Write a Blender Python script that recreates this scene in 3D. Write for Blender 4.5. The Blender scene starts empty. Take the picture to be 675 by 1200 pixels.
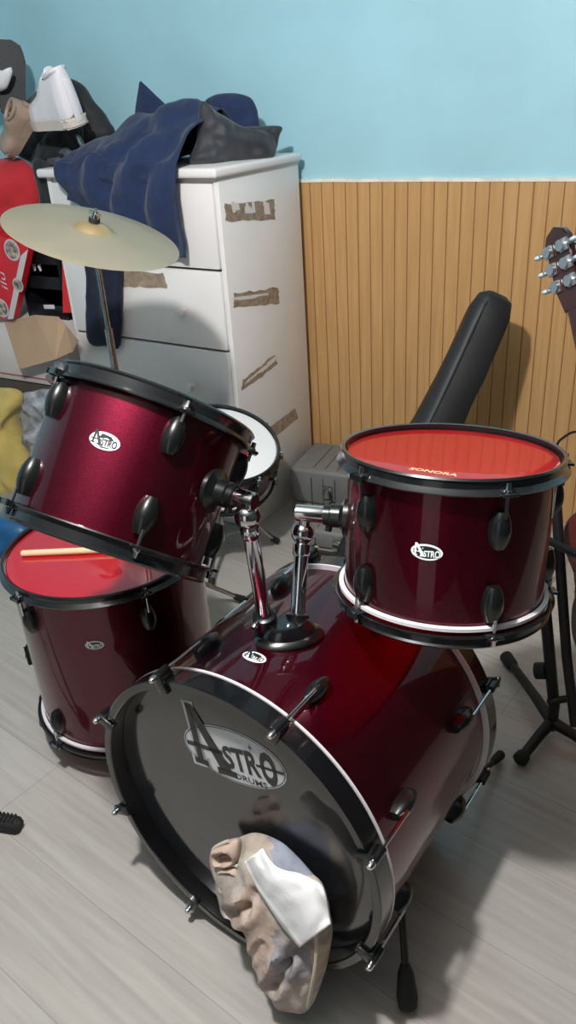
import bpy, bmesh, math, random
from mathutils import Vector, Matrix, noise
PI = math.pi
V = Vector
SC = bpy.context.scene
COL = SC.collection
R = math.radians
random.seed(7)

# ------------------------------------------------------------------ camera
F_PX, PITCH, ROLL, YAW, CAM_H = 934.17, .49217, -.06681, .53977, 1.41624
fw = V((-math.sin(YAW)*math.cos(PITCH), math.cos(YAW)*math.cos(PITCH), -math.sin(PITCH)))
rt0 = V((math.cos(YAW), math.sin(YAW), 0)); up0 = rt0.cross(fw)
rt = math.cos(ROLL)*rt0 + math.sin(ROLL)*up0
up = -math.sin(ROLL)*rt0 + math.cos(ROLL)*up0
EYE = V((0, 0, CAM_H))
cd = bpy.data.cameras.new('camera'); cam = bpy.data.objects.new('camera', cd); COL.objects.link(cam)
cam.matrix_world = Matrix(((rt.x, up.x, -fw.x, 0), (rt.y, up.y, -fw.y, 0), (rt.z, up.z, -fw.z, CAM_H), (0, 0, 0, 1)))
cd.sensor_fit = 'VERTICAL'; cd.sensor_height = 24; cd.lens = F_PX*24/1200; cd.clip_start = .02
SC.camera = cam

def ray(px, py): return fw + rt*((px-337.5)/F_PX) - up*((py-600)/F_PX)
def on_plane(px, py, P, n):
    d = ray(px, py); P = V(P); n = V(n)
    return EYE + d*((P-EYE).dot(n)/d.dot(n))
def at(px, py, Y): return on_plane(px, py, (0, Y, 0), (0, 1, 0))
def at_z(px, py, z): return on_plane(px, py, (0, 0, z), (0, 0, 1))

# ------------------------------------------------------------------ materials
def new_mat(name):
    m = bpy.data.materials.new(name); m.use_nodes = True
    nt = m.node_tree; b = nt.nodes['Principled BSDF']
    return m, nt, b
def lin(c):
    return tuple(((x/255)/12.92 if x/255 <= .04045 else ((x/255+.055)/1.055)**2.4) for x in c) + (1,)
def mat(name, rgb, rough=.5, metal=0, coat=0, spec=.5, var=0., vscale=8., bump=0., bscale=60., sheen=0, stretch=None, rgb2=None, coat_rough=.05, detail=4):
    m, nt, b = new_mat(name)
    c = lin(rgb)
    b.inputs['Base Color'].default_value = c
    b.inputs['Roughness'].default_value = rough
    b.inputs['Metallic'].default_value = metal
    b.inputs['Specular IOR Level'].default_value = spec
    b.inputs['Coat Weight'].default_value = coat
    b.inputs['Coat Roughness'].default_value = coat_rough
    b.inputs['Sheen Weight'].default_value = sheen
    tc = nt.nodes.new('ShaderNodeTexCoord'); vec = tc.outputs['Object']
    if stretch:
        mp = nt.nodes.new('ShaderNodeMapping'); mp.inputs['Scale'].default_value = stretch
        nt.links.new(vec, mp.inputs['Vector']); vec = mp.outputs['Vector']
    if var or rgb2:
        n = nt.nodes.new('ShaderNodeTexNoise'); n.inputs['Scale'].default_value = vscale; n.inputs['Detail'].default_value = detail
        nt.links.new(vec, n.inputs['Vector'])
        r = nt.nodes.new('ShaderNodeValToRGB')
        r.color_ramp.elements[0].position = .35; r.color_ramp.elements[1].position = .65
        c2 = lin(rgb2) if rgb2 else tuple(min(1, x*(1+var)) for x in c[:3])+(1,)
        c1 = c if rgb2 else tuple(x*(1-var) for x in c[:3])+(1,)
        r.color_ramp.elements[0].color = c1; r.color_ramp.elements[1].color = c2
        nt.links.new(n.outputs['Fac'], r.inputs['Fac']); nt.links.new(r.outputs['Color'], b.inputs['Base Color'])
    if bump:
        n2 = nt.nodes.new('ShaderNodeTexNoise'); n2.inputs['Scale'].default_value = bscale; n2.inputs['Detail'].default_value = 6
        nt.links.new(vec, n2.inputs['Vector'])
        bp = nt.nodes.new('ShaderNodeBump'); bp.inputs['Strength'].default_value = bump; bp.inputs['Distance'].default_value = .01
        nt.links.new(n2.outputs['Fac'], bp.inputs['Height']); nt.links.new(bp.outputs['Normal'], b.inputs['Normal'])
    return m

M = {}
M['teal'] = mat('teal_wall_paint', (160, 207, 222), .6, var=.05, vscale=3, bump=.12, bscale=14)
M['ceiling'] = mat('ceiling_paint', (168, 169, 167), .8, bump=.1)
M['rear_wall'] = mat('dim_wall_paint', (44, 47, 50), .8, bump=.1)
M['paint_edge'] = mat('white_paint_edge', (228, 226, 216), .6, var=.1, vscale=20)
M['black_gloss'] = mat('black_gloss', (14, 14, 16), .22, coat=.6)
M['black_hoop'] = mat('black_hoop_metal', (34, 36, 38), .25, metal=.5, coat=.8, coat_rough=.12)
M['black_lug'] = mat('black_lug_metal', (20, 22, 23), .3, metal=.3, coat=.4)
M['black_rubber'] = mat('black_rubber', (20, 20, 21), .75, bump=.1)
M['black_metal'] = mat('black_powder_coat', (22, 22, 23), .5, metal=.2)
M['chrome'] = mat('chrome', (205, 205, 208), .12, metal=1)
M['dull_chrome'] = mat('worn_chrome', (175, 175, 176), .25, metal=1, var=.15, vscale=60)
M['tuner_metal'] = mat('satin_nickel', (190, 193, 198), .32, metal=.85)
M['white_strip'] = mat('white_bearing_strip', (205, 200, 205), .35)
M['white_head'] = mat('white_coated_head', (238, 240, 242), .55, bump=.05, bscale=300)
M['bass_head'] = mat('black_bass_head', (30, 32, 35), .16, spec=.7, coat=.6, coat_rough=.06, var=.10, vscale=4)
M['logo_grey'] = mat('logo_silver', (196, 198, 202), .5)
M['logo_dark'] = mat('logo_black', (34, 35, 38), .4)
M['badge_white'] = mat('badge_white', (235, 240, 242), .4)
M['badge_dark'] = mat('badge_black', (24, 26, 30), .4)
M['head_print'] = mat('cream_print', (232, 186, 140), .6)
M['cymbal'] = mat('dull_brass', (170, 161, 140), .45, metal=.5, stretch=(1, 1, 1), var=.05, vscale=6)
M['cymbal_bell'] = mat('brass_bell', (186, 164, 124), .4, metal=.6)
M['white_lacquer'] = mat('added_reflector_white', (228, 226, 226), .4, coat=.15, var=.02, vscale=5)
M['tape'] = mat('torn_brown_tape', (150, 134, 118), .6, var=.25, vscale=50)
M['tape_white'] = mat('torn_tape_backing', (222, 218, 214), .6)
M['gap'] = mat('dark_gap', (110, 106, 100), .8)
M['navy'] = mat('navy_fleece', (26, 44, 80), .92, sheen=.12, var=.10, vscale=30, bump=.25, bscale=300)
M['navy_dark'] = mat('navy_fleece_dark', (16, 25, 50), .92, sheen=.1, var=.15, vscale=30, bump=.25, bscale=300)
M['charcoal'] = mat('charcoal_satin', (46, 49, 56), .62, sheen=.2, var=.15, vscale=8, bump=.1, bscale=150)
M['black_cloth'] = mat('black_nylon', (26, 27, 30), .7, sheen=.2, var=.3, vscale=12, bump=.15, bscale=120)
M['bag_face'] = mat('black_bag_face', (13, 13, 15), .6, sheen=.1, var=.1, vscale=12, bump=.08, bscale=200)
M['bag_side'] = mat('charcoal_bag_side', (30, 32, 37), .55, var=.15, vscale=9, bump=.08, bscale=200)
M['grey_patch'] = mat('faded_grey_print', (92, 95, 108), .9, var=.3, vscale=40)
M['white_leather'] = mat('white_leather', (226, 226, 232), .5, bump=.05, bscale=80)
M['cream_sole'] = mat('cream_rubber', (206, 198, 190), .6)
M['grey_suede'] = mat('dark_grey_suede', (62, 66, 72), .85, var=.2, vscale=20)
M['tan_leather'] = mat('tan_leather', (158, 138, 124), .5, var=.15, vscale=14)
M['red_cloth'] = mat('red_fleece', (186, 36, 46), .85, sheen=.2, var=.12, vscale=10, bump=.15)
M['red_print'] = mat('red_printed_plastic', (206, 28, 42), .35, var=.1, vscale=10)
M['print_ring'] = mat('print_silver_ring', (200, 196, 200), .5)
M['print_pic'] = mat('print_picture', (70, 74, 98), .5, rgb2=(196, 176, 150), vscale=45, detail=1)
M['red_strap'] = mat('red_strap', (208, 40, 48), .6)
M['black_plastic'] = mat('black_plastic', (20, 21, 25), .4)
M['small_white'] = mat('small_white_plastic', (215, 215, 220), .4)
M['cardboard'] = mat('brown_cardboard', (178, 150, 124), .85, var=.06, vscale=6)
M['carton_white'] = mat('white_carton', (214, 208, 208), .7, var=.03)
M['carton_dark'] = mat('dark_carton', (84, 78, 72), .8, var=.1)
M['red_line'] = mat('carton_red_line', (176, 92, 92), .7)
M['yellow_cloth'] = mat('mustard_cloth', (204, 182, 104), .85, sheen=.2, var=.15, vscale=9, bump=.2, bscale=60)
M['plastic_bag'] = mat('crumpled_grey_plastic', (120, 124, 130), .3, rgb2=(190, 194, 200), vscale=22, bump=.5, bscale=30)
M['blue_bag'] = mat('blue_plastic_bag', (30, 92, 142), .4, var=.3, vscale=10)
M['wood_stick'] = mat('hickory', (222, 190, 152), .5, var=.08, vscale=5, stretch=(1, 1, 12))
M['case_grey'] = mat('grey_moulded_plastic', (112, 114, 112), .55, var=.06, vscale=20, bump=.1, bscale=200)
M['case_dark'] = mat('dark_groove_plastic', (52, 54, 54), .6)
M['mahogany'] = mat('dark_red_lacquer', (56, 24, 22), .25, coat=.8, var=.3, vscale=9)
M['guitar_side'] = mat('red_brown_lacquer', (92, 34, 28), .25, coat=.8, var=.25, vscale=6)
M['spruce'] = mat('amber_lacquer', (150, 92, 50), .3, coat=.6, var=.1, vscale=6)
M['pearl'] = mat('pearl_buttons', (176, 198, 212), .25, coat=.5)
def patchwork():
    m, nt, b = new_mat('faded_patchwork_cloth')
    tc = nt.nodes.new('ShaderNodeTexCoord'); n1 = nt.nodes.new('ShaderNodeTexNoise'); n1.inputs['Scale'].default_value = 9; n1.inputs['Detail'].default_value = 5
    mx0 = nt.nodes.new('ShaderNodeMix'); mx0.data_type = 'RGBA'; mx0.inputs['Factor'].default_value = .16
    nt.links.new(tc.outputs['Object'], n1.inputs['Vector']); nt.links.new(tc.outputs['Object'], mx0.inputs['A']); nt.links.new(n1.outputs['Color'], mx0.inputs['B'])
    v = nt.nodes.new('ShaderNodeTexVoronoi'); v.inputs['Scale'].default_value = 15
    nt.links.new(mx0.outputs['Result'], v.inputs['Vector'])
    sp = nt.nodes.new('ShaderNodeSeparateColor'); nt.links.new(v.outputs['Color'], sp.inputs['Color'])
    r = nt.nodes.new('ShaderNodeValToRGB'); cr = r.color_ramp
    cols = [(.0, (140, 146, 162)), (.22, (188, 168, 150)), (.40, (202, 174, 156)), (.58, (156, 148, 144)), (.74, (190, 180, 164)), (.9, (172, 156, 158))]
    cr.elements[0].position = 0; cr.elements[0].color = lin(cols[0][1]); cr.elements[1].position = cols[1][0]; cr.elements[1].color = lin(cols[1][1])
    for p_, c_ in cols[2:]:
        e = cr.elements.new(p_); e.color = lin(c_)
    nt.links.new(sp.outputs['Red'], r.inputs['Fac'])
    n2 = nt.nodes.new('ShaderNodeTexNoise'); n2.inputs['Scale'].default_value = 26; n2.inputs['Detail'].default_value = 6
    r2 = nt.nodes.new('ShaderNodeValToRGB'); r2.color_ramp.elements[0].position = .3; r2.color_ramp.elements[0].color = (.62, .60, .58, 1); r2.color_ramp.elements[1].position = .6
    nt.links.new(tc.outputs['Object'], n2.inputs['Vector']); nt.links.new(n2.outputs['Fac'], r2.inputs['Fac'])
    mx = nt.nodes.new('ShaderNodeMix'); mx.data_type = 'RGBA'; mx.blend_type = 'MULTIPLY'; mx.inputs['Factor'].default_value = 1
    nt.links.new(r.outputs['Color'], mx.inputs['A']); nt.links.new(r2.outputs['Color'], mx.inputs['B']); nt.links.new(mx.outputs['Result'], b.inputs['Base Color'])
    b.inputs['Roughness'].default_value = .85
    n3 = nt.nodes.new('ShaderNodeTexNoise'); n3.inputs['Scale'].default_value = 45; n3.inputs['Detail'].default_value = 4
    bp = nt.nodes.new('ShaderNodeBump'); bp.inputs['Strength'].default_value = .35; bp.inputs['Distance'].default_value = .012
    nt.links.new(tc.outputs['Object'], n3.inputs['Vector']); nt.links.new(n3.outputs['Fac'], bp.inputs['Height']); nt.links.new(bp.outputs['Normal'], b.inputs['Normal'])
    return m
M['pillow'] = patchwork()
M['pillow_pink'] = mat('faded_pink_cloth', (192, 168, 154), .85, var=.12, vscale=14, bump=.15, bscale=60)
M['piping'] = mat('beige_piping', (186, 176, 160), .8)
M['white_rag'] = mat('white_rag', (236, 236, 238), .8, bump=.1, bscale=60)
M['painted_reflection'] = mat('pale_reflection_paint', (222, 222, 226), .4)  # flat pale colour for the reflection painted on the right tom
M['lamp_glass'] = mat('lamp_glass', (255, 250, 240), .4)
b = M['lamp_glass'].node_tree.nodes['Principled BSDF']; b.inputs['Emission Color'].default_value = (1, .95, .88, 1); b.inputs['Emission Strength'].default_value = 6

def shell_mat():
    m, nt, b = new_mat('wine_red_sparkle_wrap')
    b.inputs['Metallic'].default_value = .95; b.inputs['Roughness'].default_value = .42
    b.inputs['Coat Weight'].default_value = 1; b.inputs['Coat Roughness'].default_value = .03; b.inputs['Coat IOR'].default_value = 1.45
    tc = nt.nodes.new('ShaderNodeTexCoord')
    n = nt.nodes.new('ShaderNodeTexNoise'); n.inputs['Scale'].default_value = 900; n.inputs['Detail'].default_value = 1
    nt.links.new(tc.outputs['Object'], n.inputs['Vector'])
    r = nt.nodes.new('ShaderNodeValToRGB')
    r.color_ramp.elements[0].position = .3; r.color_ramp.elements[0].color = lin((58, 4, 20))
    r.color_ramp.elements[1].position = .7; r.color_ramp.elements[1].color = lin((106, 8, 38))
    nt.links.new(n.outputs['Fac'], r.inputs['Fac']); nt.links.new(r.outputs['Color'], b.inputs['Base Color'])
    return m
M['shell'] = shell_mat()

def red_head(name, rgb, transp, transl, rough=.08):
    m, nt, b = new_mat(name)
    out = nt.nodes['Material Output']
    b.inputs['Base Color'].default_value = lin(rgb); b.inputs['Roughness'].default_value = rough
    b.inputs['Coat Weight'].default_value = 1; b.inputs['Coat Roughness'].default_value = .03; b.inputs['Coat IOR'].default_value = 1.7
    tr = nt.nodes.new('ShaderNodeBsdfTranslucent'); tr.inputs['Color'].default_value = lin(rgb)
    tp = nt.nodes.new('ShaderNodeBsdfTransparent'); tp.inputs['Color'].default_value = lin((255, 70, 70))
    m1 = nt.nodes.new('ShaderNodeMixShader'); m1.inputs['Fac'].default_value = transl
    m2 = nt.nodes.new('ShaderNodeMixShader'); m2.inputs['Fac'].default_value = transp
    nt.links.new(b.outputs[0], m1.inputs[1]); nt.links.new(tr.outputs[0], m1.inputs[2])
    nt.links.new(m1.outputs[0], m2.inputs[1]); nt.links.new(tp.outputs[0], m2.inputs[2])
    nt.links.new(m2.outputs[0], out.inputs['Surface'])
    return m
M['red_head'] = red_head('red_plastic_head', (206, 58, 62), .28, .45)
M['red_head_low'] = red_head('red_plastic_bottom_head', (250, 22, 28), .15, .8)
M['red_head_floor'] = red_head('red_floor_tom_head', (186, 16, 36), .0, .15)

def wood_panel():
    m, nt, b = new_mat('honey_wood_panelling')
    tc = nt.nodes.new('ShaderNodeTexCoord')
    mp = nt.nodes.new('ShaderNodeMapping'); mp.inputs['Scale'].default_value = (22, 22, 1.2)
    n = nt.nodes.new('ShaderNodeTexNoise'); n.inputs['Scale'].default_value = 3; n.inputs['Detail'].default_value = 5
    r = nt.nodes.new('ShaderNodeValToRGB')
    r.color_ramp.elements[0].position = .3; r.color_ramp.elements[0].color = lin((182, 140, 90))
    r.color_ramp.elements[1].position = .7; r.color_ramp.elements[1].color = lin((198, 157, 106))
    nt.links.new(tc.outputs['Object'], mp.inputs['Vector']); nt.links.new(mp.outputs['Vector'], n.inputs['Vector'])
    nt.links.new(n.outputs['Fac'], r.inputs['Fac']); nt.links.new(r.outputs['Color'], b.inputs['Base Color'])
    b.inputs['Roughness'].default_value = .42
    return m
M['panel'] = wood_panel()
M['groove'] = mat('panel_groove', (148, 106, 64), .7)

def floor_mat():
    m, nt, b = new_mat('grey_oak_laminate')
    tc = nt.nodes.new('ShaderNodeTexCoord')
    mp = nt.nodes.new('ShaderNodeMapping'); mp.inputs['Rotation'].default_value = (0, 0, R(9)); mp.inputs['Location'].default_value = (.12, .05, 0)
    br = nt.nodes.new('ShaderNodeTexBrick')
    br.inputs['Scale'].default_value = 1; br.inputs['Brick Width'].default_value = 1.25; br.inputs['Row Height'].default_value = .19
    br.inputs['Mortar Size'].default_value = .0012; br.inputs['Mortar Smooth'].default_value = .1; br.offset = .37
    br.inputs['Color1'].default_value = lin((172, 169, 164)); br.inputs['Color2'].default_value = lin((166, 162, 157)); br.inputs['Mortar'].default_value = lin((150, 146, 142))
    mp2 = nt.nodes.new('ShaderNodeMapping'); mp2.inputs['Scale'].default_value = (1.6, 26, 1)
    n = nt.nodes.new('ShaderNodeTexNoise'); n.inputs['Scale'].default_value = 2.2; n.inputs['Detail'].default_value = 7; n.inputs['Distortion'].default_value = .5
    r = nt.nodes.new('ShaderNodeValToRGB')
    r.color_ramp.elements[0].position = .25; r.color_ramp.elements[0].color = (.76, .75, .74, 1)
    r.color_ramp.elements[1].position = .7; r.color_ramp.elements[1].color = (1.04, 1.04, 1.04, 1)
    mx = nt.nodes.new('ShaderNodeMix'); mx.data_type = 'RGBA'; mx.blend_type = 'MULTIPLY'; mx.inputs['Factor'].default_value = .8
    nt.links.new(tc.outputs['Object'], mp.inputs['Vector']); nt.links.new(mp.outputs['Vector'], br.inputs['Vector'])
    nt.links.new(mp.outputs['Vector'], mp2.inputs['Vector']); nt.links.new(mp2.outputs['Vector'], n.inputs['Vector'])
    nt.links.new(n.outputs['Fac'], r.inputs['Fac'])
    nt.links.new(br.outputs['Color'], mx.inputs['A']); nt.links.new(r.outputs['Color'], mx.inputs['B'])
    nt.links.new(mx.outputs['Result'], b.inputs['Base Color'])
    b.inputs['Roughness'].default_value = .3; b.inputs['Specular IOR Level'].default_value = .45
    return m
M['floor'] = floor_mat()

# ------------------------------------------------------------------ mesh helpers
def to_obj(name, bm, m, parent=None, mtx=None, sharp=35, smooth=True):
    bmesh.ops.recalc_face_normals(bm, faces=bm.faces)
    me = bpy.data.meshes.new(name); bm.to_mesh(me); bm.free()
    return link(name, me, m, parent, mtx, sharp, smooth)
def link(name, me, m, parent=None, mtx=None, sharp=35, smooth=True):
    if m and not me.materials:
        for k in (m if isinstance(m, (list, tuple)) else [m]): me.materials.append(k)
    if smooth and sharp is not None:
        me.shade_smooth(); me.set_sharp_from_angle(angle=R(sharp))
    o = bpy.data.objects.new(name, me); COL.objects.link(o)
    if parent: o.parent = parent
    if mtx: o.matrix_basis = mtx
    return o
def thing(name, label, cat, mtx=None, group=None):
    o = bpy.data.objects.new(name, None); o.empty_display_size = .05; COL.objects.link(o)
    if mtx is not None: o.matrix_world = mtx if isinstance(mtx, Matrix) else Matrix.Translation(V(mtx))
    o['label'] = label; o['category'] = cat
    if group: o['group'] = group
    return o
def tag(o, label, cat, group=None):
    o['label'] = label; o['category'] = cat
    if group: o['group'] = group
    return o
def struct(o): o['kind'] = 'structure'; return o

def frame(z, ref=(1, 0, 0)):
    z = V(z).normalized(); x = V(ref) - z*V(ref).dot(z)
    if x.length < 1e-4: x = V((0, 1, 0)) - z*z.y
    x.normalize(); y = z.cross(x)
    return x, y, z
def fmtx(o, z, ref=(1, 0, 0)):
    x, y, z = frame(z, ref)
    return Matrix(((x.x, y.x, z.x, o[0]), (x.y, y.y, z.y, o[1]), (x.z, y.z, z.z, o[2]), (0, 0, 0, 1)))

def box(bm, c, s, bev=0, mtx=None, seg=2):
    g = bmesh.ops.create_cube(bm, size=1)
    vs = g['verts']
    for v in vs: v.co = V((v.co.x*s[0], v.co.y*s[1], v.co.z*s[2])) + V(c)
    if mtx: 
        for v in vs: v.co = mtx @ v.co
    if bev:
        es = list({e for v in vs for e in v.link_edges})
        bmesh.ops.bevel(bm, geom=es, offset=bev, segments=seg, profile=.5, affect='EDGES')
def tube(bm, pts, r, n=16, cap=True):
    pts = [V(p) for p in pts]; rr = r if isinstance(r, (list, tuple)) else [r]*len(pts)
    t0 = (pts[1]-pts[0]).normalized(); x, y, _ = frame(t0)
    rings = []
    for i, p in enumerate(pts):
        t = (pts[min(i+1, len(pts)-1)] - pts[max(i-1, 0)]).normalized()
        x = (x - t*x.dot(t)).normalized(); y = t.cross(x)
        rings.append([bm.verts.new(p + (x*math.cos(2*PI*k/n) + y*math.sin(2*PI*k/n))*rr[i]) for k in range(n)])
    for a, b_ in zip(rings, rings[1:]):
        for k in range(n): bm.faces.new((a[k], a[(k+1) % n], b_[(k+1) % n], b_[k]))
    if cap:
        bm.faces.new(rings[0][::-1]); bm.faces.new(rings[-1])
def smooth_path(pts, n=8):
    pts = [V(p) for p in pts]; out = []
    for i in range(len(pts)-1):
        p0, p1, p2, p3 = pts[max(i-1, 0)], pts[i], pts[i+1], pts[min(i+2, len(pts)-1)]
        for k in range(n):
            t = k/n
            out.append(.5*((2*p1)+(p2-p0)*t+(2*p0-5*p1+4*p2-p3)*t*t+(3*p1-p0-3*p2+p3)*t**3))
    out.append(pts[-1]); return out
def lathe(bm, prof, n=96, mtx=None, closed=False):
    rings = []
    for r, z in prof:
        if r < 1e-6: rings.append([bm.verts.new((0, 0, z))])
        else: rings.append([bm.verts.new((r*math.cos(2*PI*k/n), r*math.sin(2*PI*k/n), z)) for k in range(n)])
    allv = [v for g in rings for v in g]
    pairs = list(zip(rings, rings[1:]))
    if closed: pairs.append((rings[-1], rings[0]))
    for a, b_ in pairs:
        for k in range(n):
            k2 = (k+1) % n
            if len(a) == 1 and len(b_) == 1: continue
            if len(a) == 1: bm.faces.new((a[0], b_[k], b_[k2]))
            elif len(b_) == 1: bm.faces.new((a[k], a[k2], b_[0]))
            else: bm.faces.new((a[k], a[k2], b_[k2], b_[k]))
    if mtx:
        for v in allv: v.co = mtx @ v.co
def ball(bm, c, r, sc=(1, 1, 1), seg=20):
    g = bmesh.ops.create_uvsphere(bm, u_segments=seg, v_segments=seg//2, radius=r)
    for v in g['verts']: v.co = V((v.co.x*sc[0], v.co.y*sc[1], v.co.z*sc[2])) + V(c)
def prism(bm, poly, h, mtx=None, bev=0):
    lo = [bm.verts.new((p[0], p[1], 0)) for p in poly]; hi = [bm.verts.new((p[0], p[1], h)) for p in poly]
    n = len(poly); fs = [bm.faces.new(lo[::-1]), bm.faces.new(hi)]
    for k in range(n): fs.append(bm.faces.new((lo[k], lo[(k+1) % n], hi[(k+1) % n], hi[k])))
    if bev:
        es = list({e for f in fs[:2] for e in f.edges})
        r = bmesh.ops.bevel(bm, geom=es, offset=bev, segments=2, affect='EDGES')
    if mtx:
        for v in bm.verts: v.co = mtx @ v.co
def resample(pts, n):
    P = [V(p) for p in pts]; m = len(P); dense = []
    for i in range(m):
        p0, p1, p2, p3 = P[i-1], P[i], P[(i+1) % m], P[(i+2) % m]
        for k in range(10):
            t = k/10
            dense.append(.5*((2*p1)+(p2-p0)*t+(2*p0-5*p1+4*p2-p3)*t*t+(3*p1-p0-3*p2+p3)*t**3))
    L = [0]
    for i in range(len(dense)): L.append(L[-1]+(dense[(i+1) % len(dense)]-dense[i]).length)
    out = []; j = 0
    for k in range(n):
        s = L[-1]*k/n
        while L[j+1] < s: j += 1
        f = (s-L[j])/max(1e-9, L[j+1]-L[j]); out.append(dense[j].lerp(dense[(j+1) % len(dense)], f))
    return out
def blob(bm, outline, nrm, tf, tb, n=72, rings=12, amp=.0, freq=14, seed=0, power=2., fold=None, centre=None, creases=()):
    """a soft thing: an outline in space filled out to a front and a back belly, with creases"""
    nrm = V(nrm).normalized(); P = resample(outline, n)
    c = V(centre) if centre else sum(P, V())/n
    def ring(k, sgn, th):
        out = []
        h = th*max(0, 1-abs(k)**power)**(1/power)
        for p in P:
            q = c.lerp(p, k)
            d = 0
            if amp:
                d = amp*noise.fractal(q*freq + V((seed*7.1, seed*3.3, 0)), 1, 2, 3)
                if fold: d += fold[1]*math.sin(fold[0].dot(q) + 2.5*noise.noise(q*6+V((seed, 0, 0))))*(1-k**4)
            for p0_, p1_, wd, dp in creases:
                e_ = p1_-p0_; t_ = max(0, min(1, (q-p0_).dot(e_)/e_.dot(e_))); r_ = (q-p0_-e_*t_).length/wd
                d -= sgn*dp*(math.exp(-r_*r_) - .45*math.exp(-(r_-1.8)**2))
            edge = (1-k**6)
            out.append(bm.verts.new(q + nrm*(sgn*h + d*(.35+.65*edge))))
        return out
    rim = ring(1, 0, 0)
    for sgn, th in ((1, tf), (-1, tb)):
        prev = rim
        for j in range(rings-1, 0, -1):
            k = math.sin(PI/2*j/rings) if j else 0
            cur = ring(k, sgn, th)
            for i in range(n): bm.faces.new((prev[i], prev[(i+1) % n], cur[(i+1) % n], cur[i]))
            prev = cur
        top = bm.verts.new(sum((v.co for v in prev), V())/n)
        for i in range(n): bm.faces.new((prev[i], prev[(i+1) % n], top))
def blob_obj(name, px, plane, tf, tb, m, parent=None, **kw):
    P, nrm = V(plane[0]), V(plane[1])
    pts = [on_plane(x, y, P, nrm) for x, y in px]
    n2 = nrm if (EYE-P).dot(nrm) > 0 else -nrm
    bm = bmesh.new(); blob(bm, pts, n2, tf, tb, **kw)
    return to_obj(name, bm, m, parent, sharp=60)

# ------------------------------------------------------------------ room shell
D = 2.574
XL, XR, YF, CH = -3.5, 1.3, -1.7, 2.5
def slab(name, c, s, m): 
    bm = bmesh.new(); box(bm, c, s); return struct(to_obj(name, bm, m, smooth=False))
slab('floor', ((XL+XR)/2, (YF+D)/2, -.05), (XR-XL+.3, D-YF+.3, .1), M['floor'])
slab('ceiling', ((XL+XR)/2, (YF+D)/2, CH+.05), (XR-XL+.3, D-YF+.3, .1), M['ceiling'])
slab('wall_back', ((XL+XR)/2, D+.06, CH/2), (XR-XL+.3, .1, CH), M['teal'])
slab('wall_left', (XL-.05, (YF+D)/2, CH/2), (.1, D-YF, CH), M['teal'])
slab('wall_right', (XR+.05, (YF+D)/2, CH/2), (.1, D-YF, CH), M['rear_wall'])
slab('wall_front', ((XL+XR)/2, YF-.05, CH/2), (XR-XL+.3, .1, CH), M['rear_wall'])
slab('reflector_panel_1', (-.30, YF+.012, 1.02), (.86, .04, 2.04), M['white_lacquer'])  # unseen white door-shaped slab, added to give the drum shells bright reflections
# grooved wood panelling up to 1.12 m
HP = 1.1199; G0, GS = -1.3695, .0444
bm = bmesh.new(); xs = []
i0, i1 = int((XL-G0)/GS)+1, int((XR-G0)/GS)
prof = [(XL, 0)]
for i in range(i0, i1):
    x = G0 + GS*i
    prof += [(x-.0020, 0), (x-.0010, .0016), (x+.0010, .0016), (x+.0020, 0)]
prof.append((XR, 0))
top = [bm.verts.new((x, D+d, HP)) for x, d in prof]; bot = [bm.verts.new((x, D+d, 0)) for x, d in prof]
for k in range(len(prof)-1):
    f = bm.faces.new((bot[k], bot[k+1], top[k+1], top[k]))
    if k % 4 in (1, 2, 3) and k > 0: f.material_index = 1
back = [bm.verts.new((x, D+.01, HP)) for x in (XL, XR)]
bm.faces.new(top + [back[1], back[0]])
o = struct(to_obj('trim_1', bm, [M['panel'], M['groove']], smooth=False))
bm = bmesh.new(); n = 160
lo, hi, lf, hf = [], [], [], []
for i in range(n+1):
    x = XL+(XR-XL)*i/n; w = .0035*noise.noise(V((x*9, 0, 0))); w2 = .003*noise.noise(V((x*23, 4, 0)))
    lo.append(bm.verts.new((x, D-.003, HP-.002+w*.4))); hi.append(bm.verts.new((x, D-.003, HP+.008+w+w2)))
    hf.append(bm.verts.new((x, D+.012, HP+.009+w+w2))); lf.append(bm.verts.new((x, D+.012, HP-.002)))
for i in range(n):
    bm.faces.new((lo[i], lo[i+1], hi[i+1], hi[i])); bm.faces.new((hi[i], hi[i+1], hf[i+1], hf[i])); bm.faces.new((lo[i+1], lo[i], lf[i], lf[i+1]))
struct(to_obj('trim_2', bm, M['paint_edge'], smooth=False))

# ------------------------------------------------------------------ lettering
def text_mesh(s, bold=0.02):
    cu = bpy.data.curves.new('t', 'FONT'); cu.body = s; cu.size = 1; cu.offset = bold; cu.resolution_u = 3; cu.align_x = 'LEFT'
    ob = bpy.data.objects.new('t', cu); COL.objects.link(ob)
    bpy.context.view_layer.update()
    me = bpy.data.meshes.new_from_object(ob.evaluated_get(bpy.context.evaluated_depsgraph_get()))
    bpy.data.objects.remove(ob); bpy.data.curves.remove(cu)
    vs = [(v.co.x, v.co.y) for v in me.vertices]; fs = [tuple(p.vertices) for p in me.polygons]
    bpy.data.meshes.remove(me)
    return vs, fs
def fit_text(s, x0, x1, y0, y1, bold=.02, shear=0, slope=0, grow=0):
    vs, fs = text_mesh(s, bold)
    ax, bx = min(v[0] for v in vs), max(v[0] for v in vs); ay, by = min(v[1] for v in vs), max(v[1] for v in vs)
    out = []
    for x, y in vs:
        u, w = (x-ax)/(bx-ax), (y-ay)/(by-ay)
        out.append((x0+(x1-x0)*u + shear*w, y0+(y1-y0)*w*(1+grow*u) + slope*u))
    return out, fs
def poly(*p): return list(p), [tuple(range(len(p)))]
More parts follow.
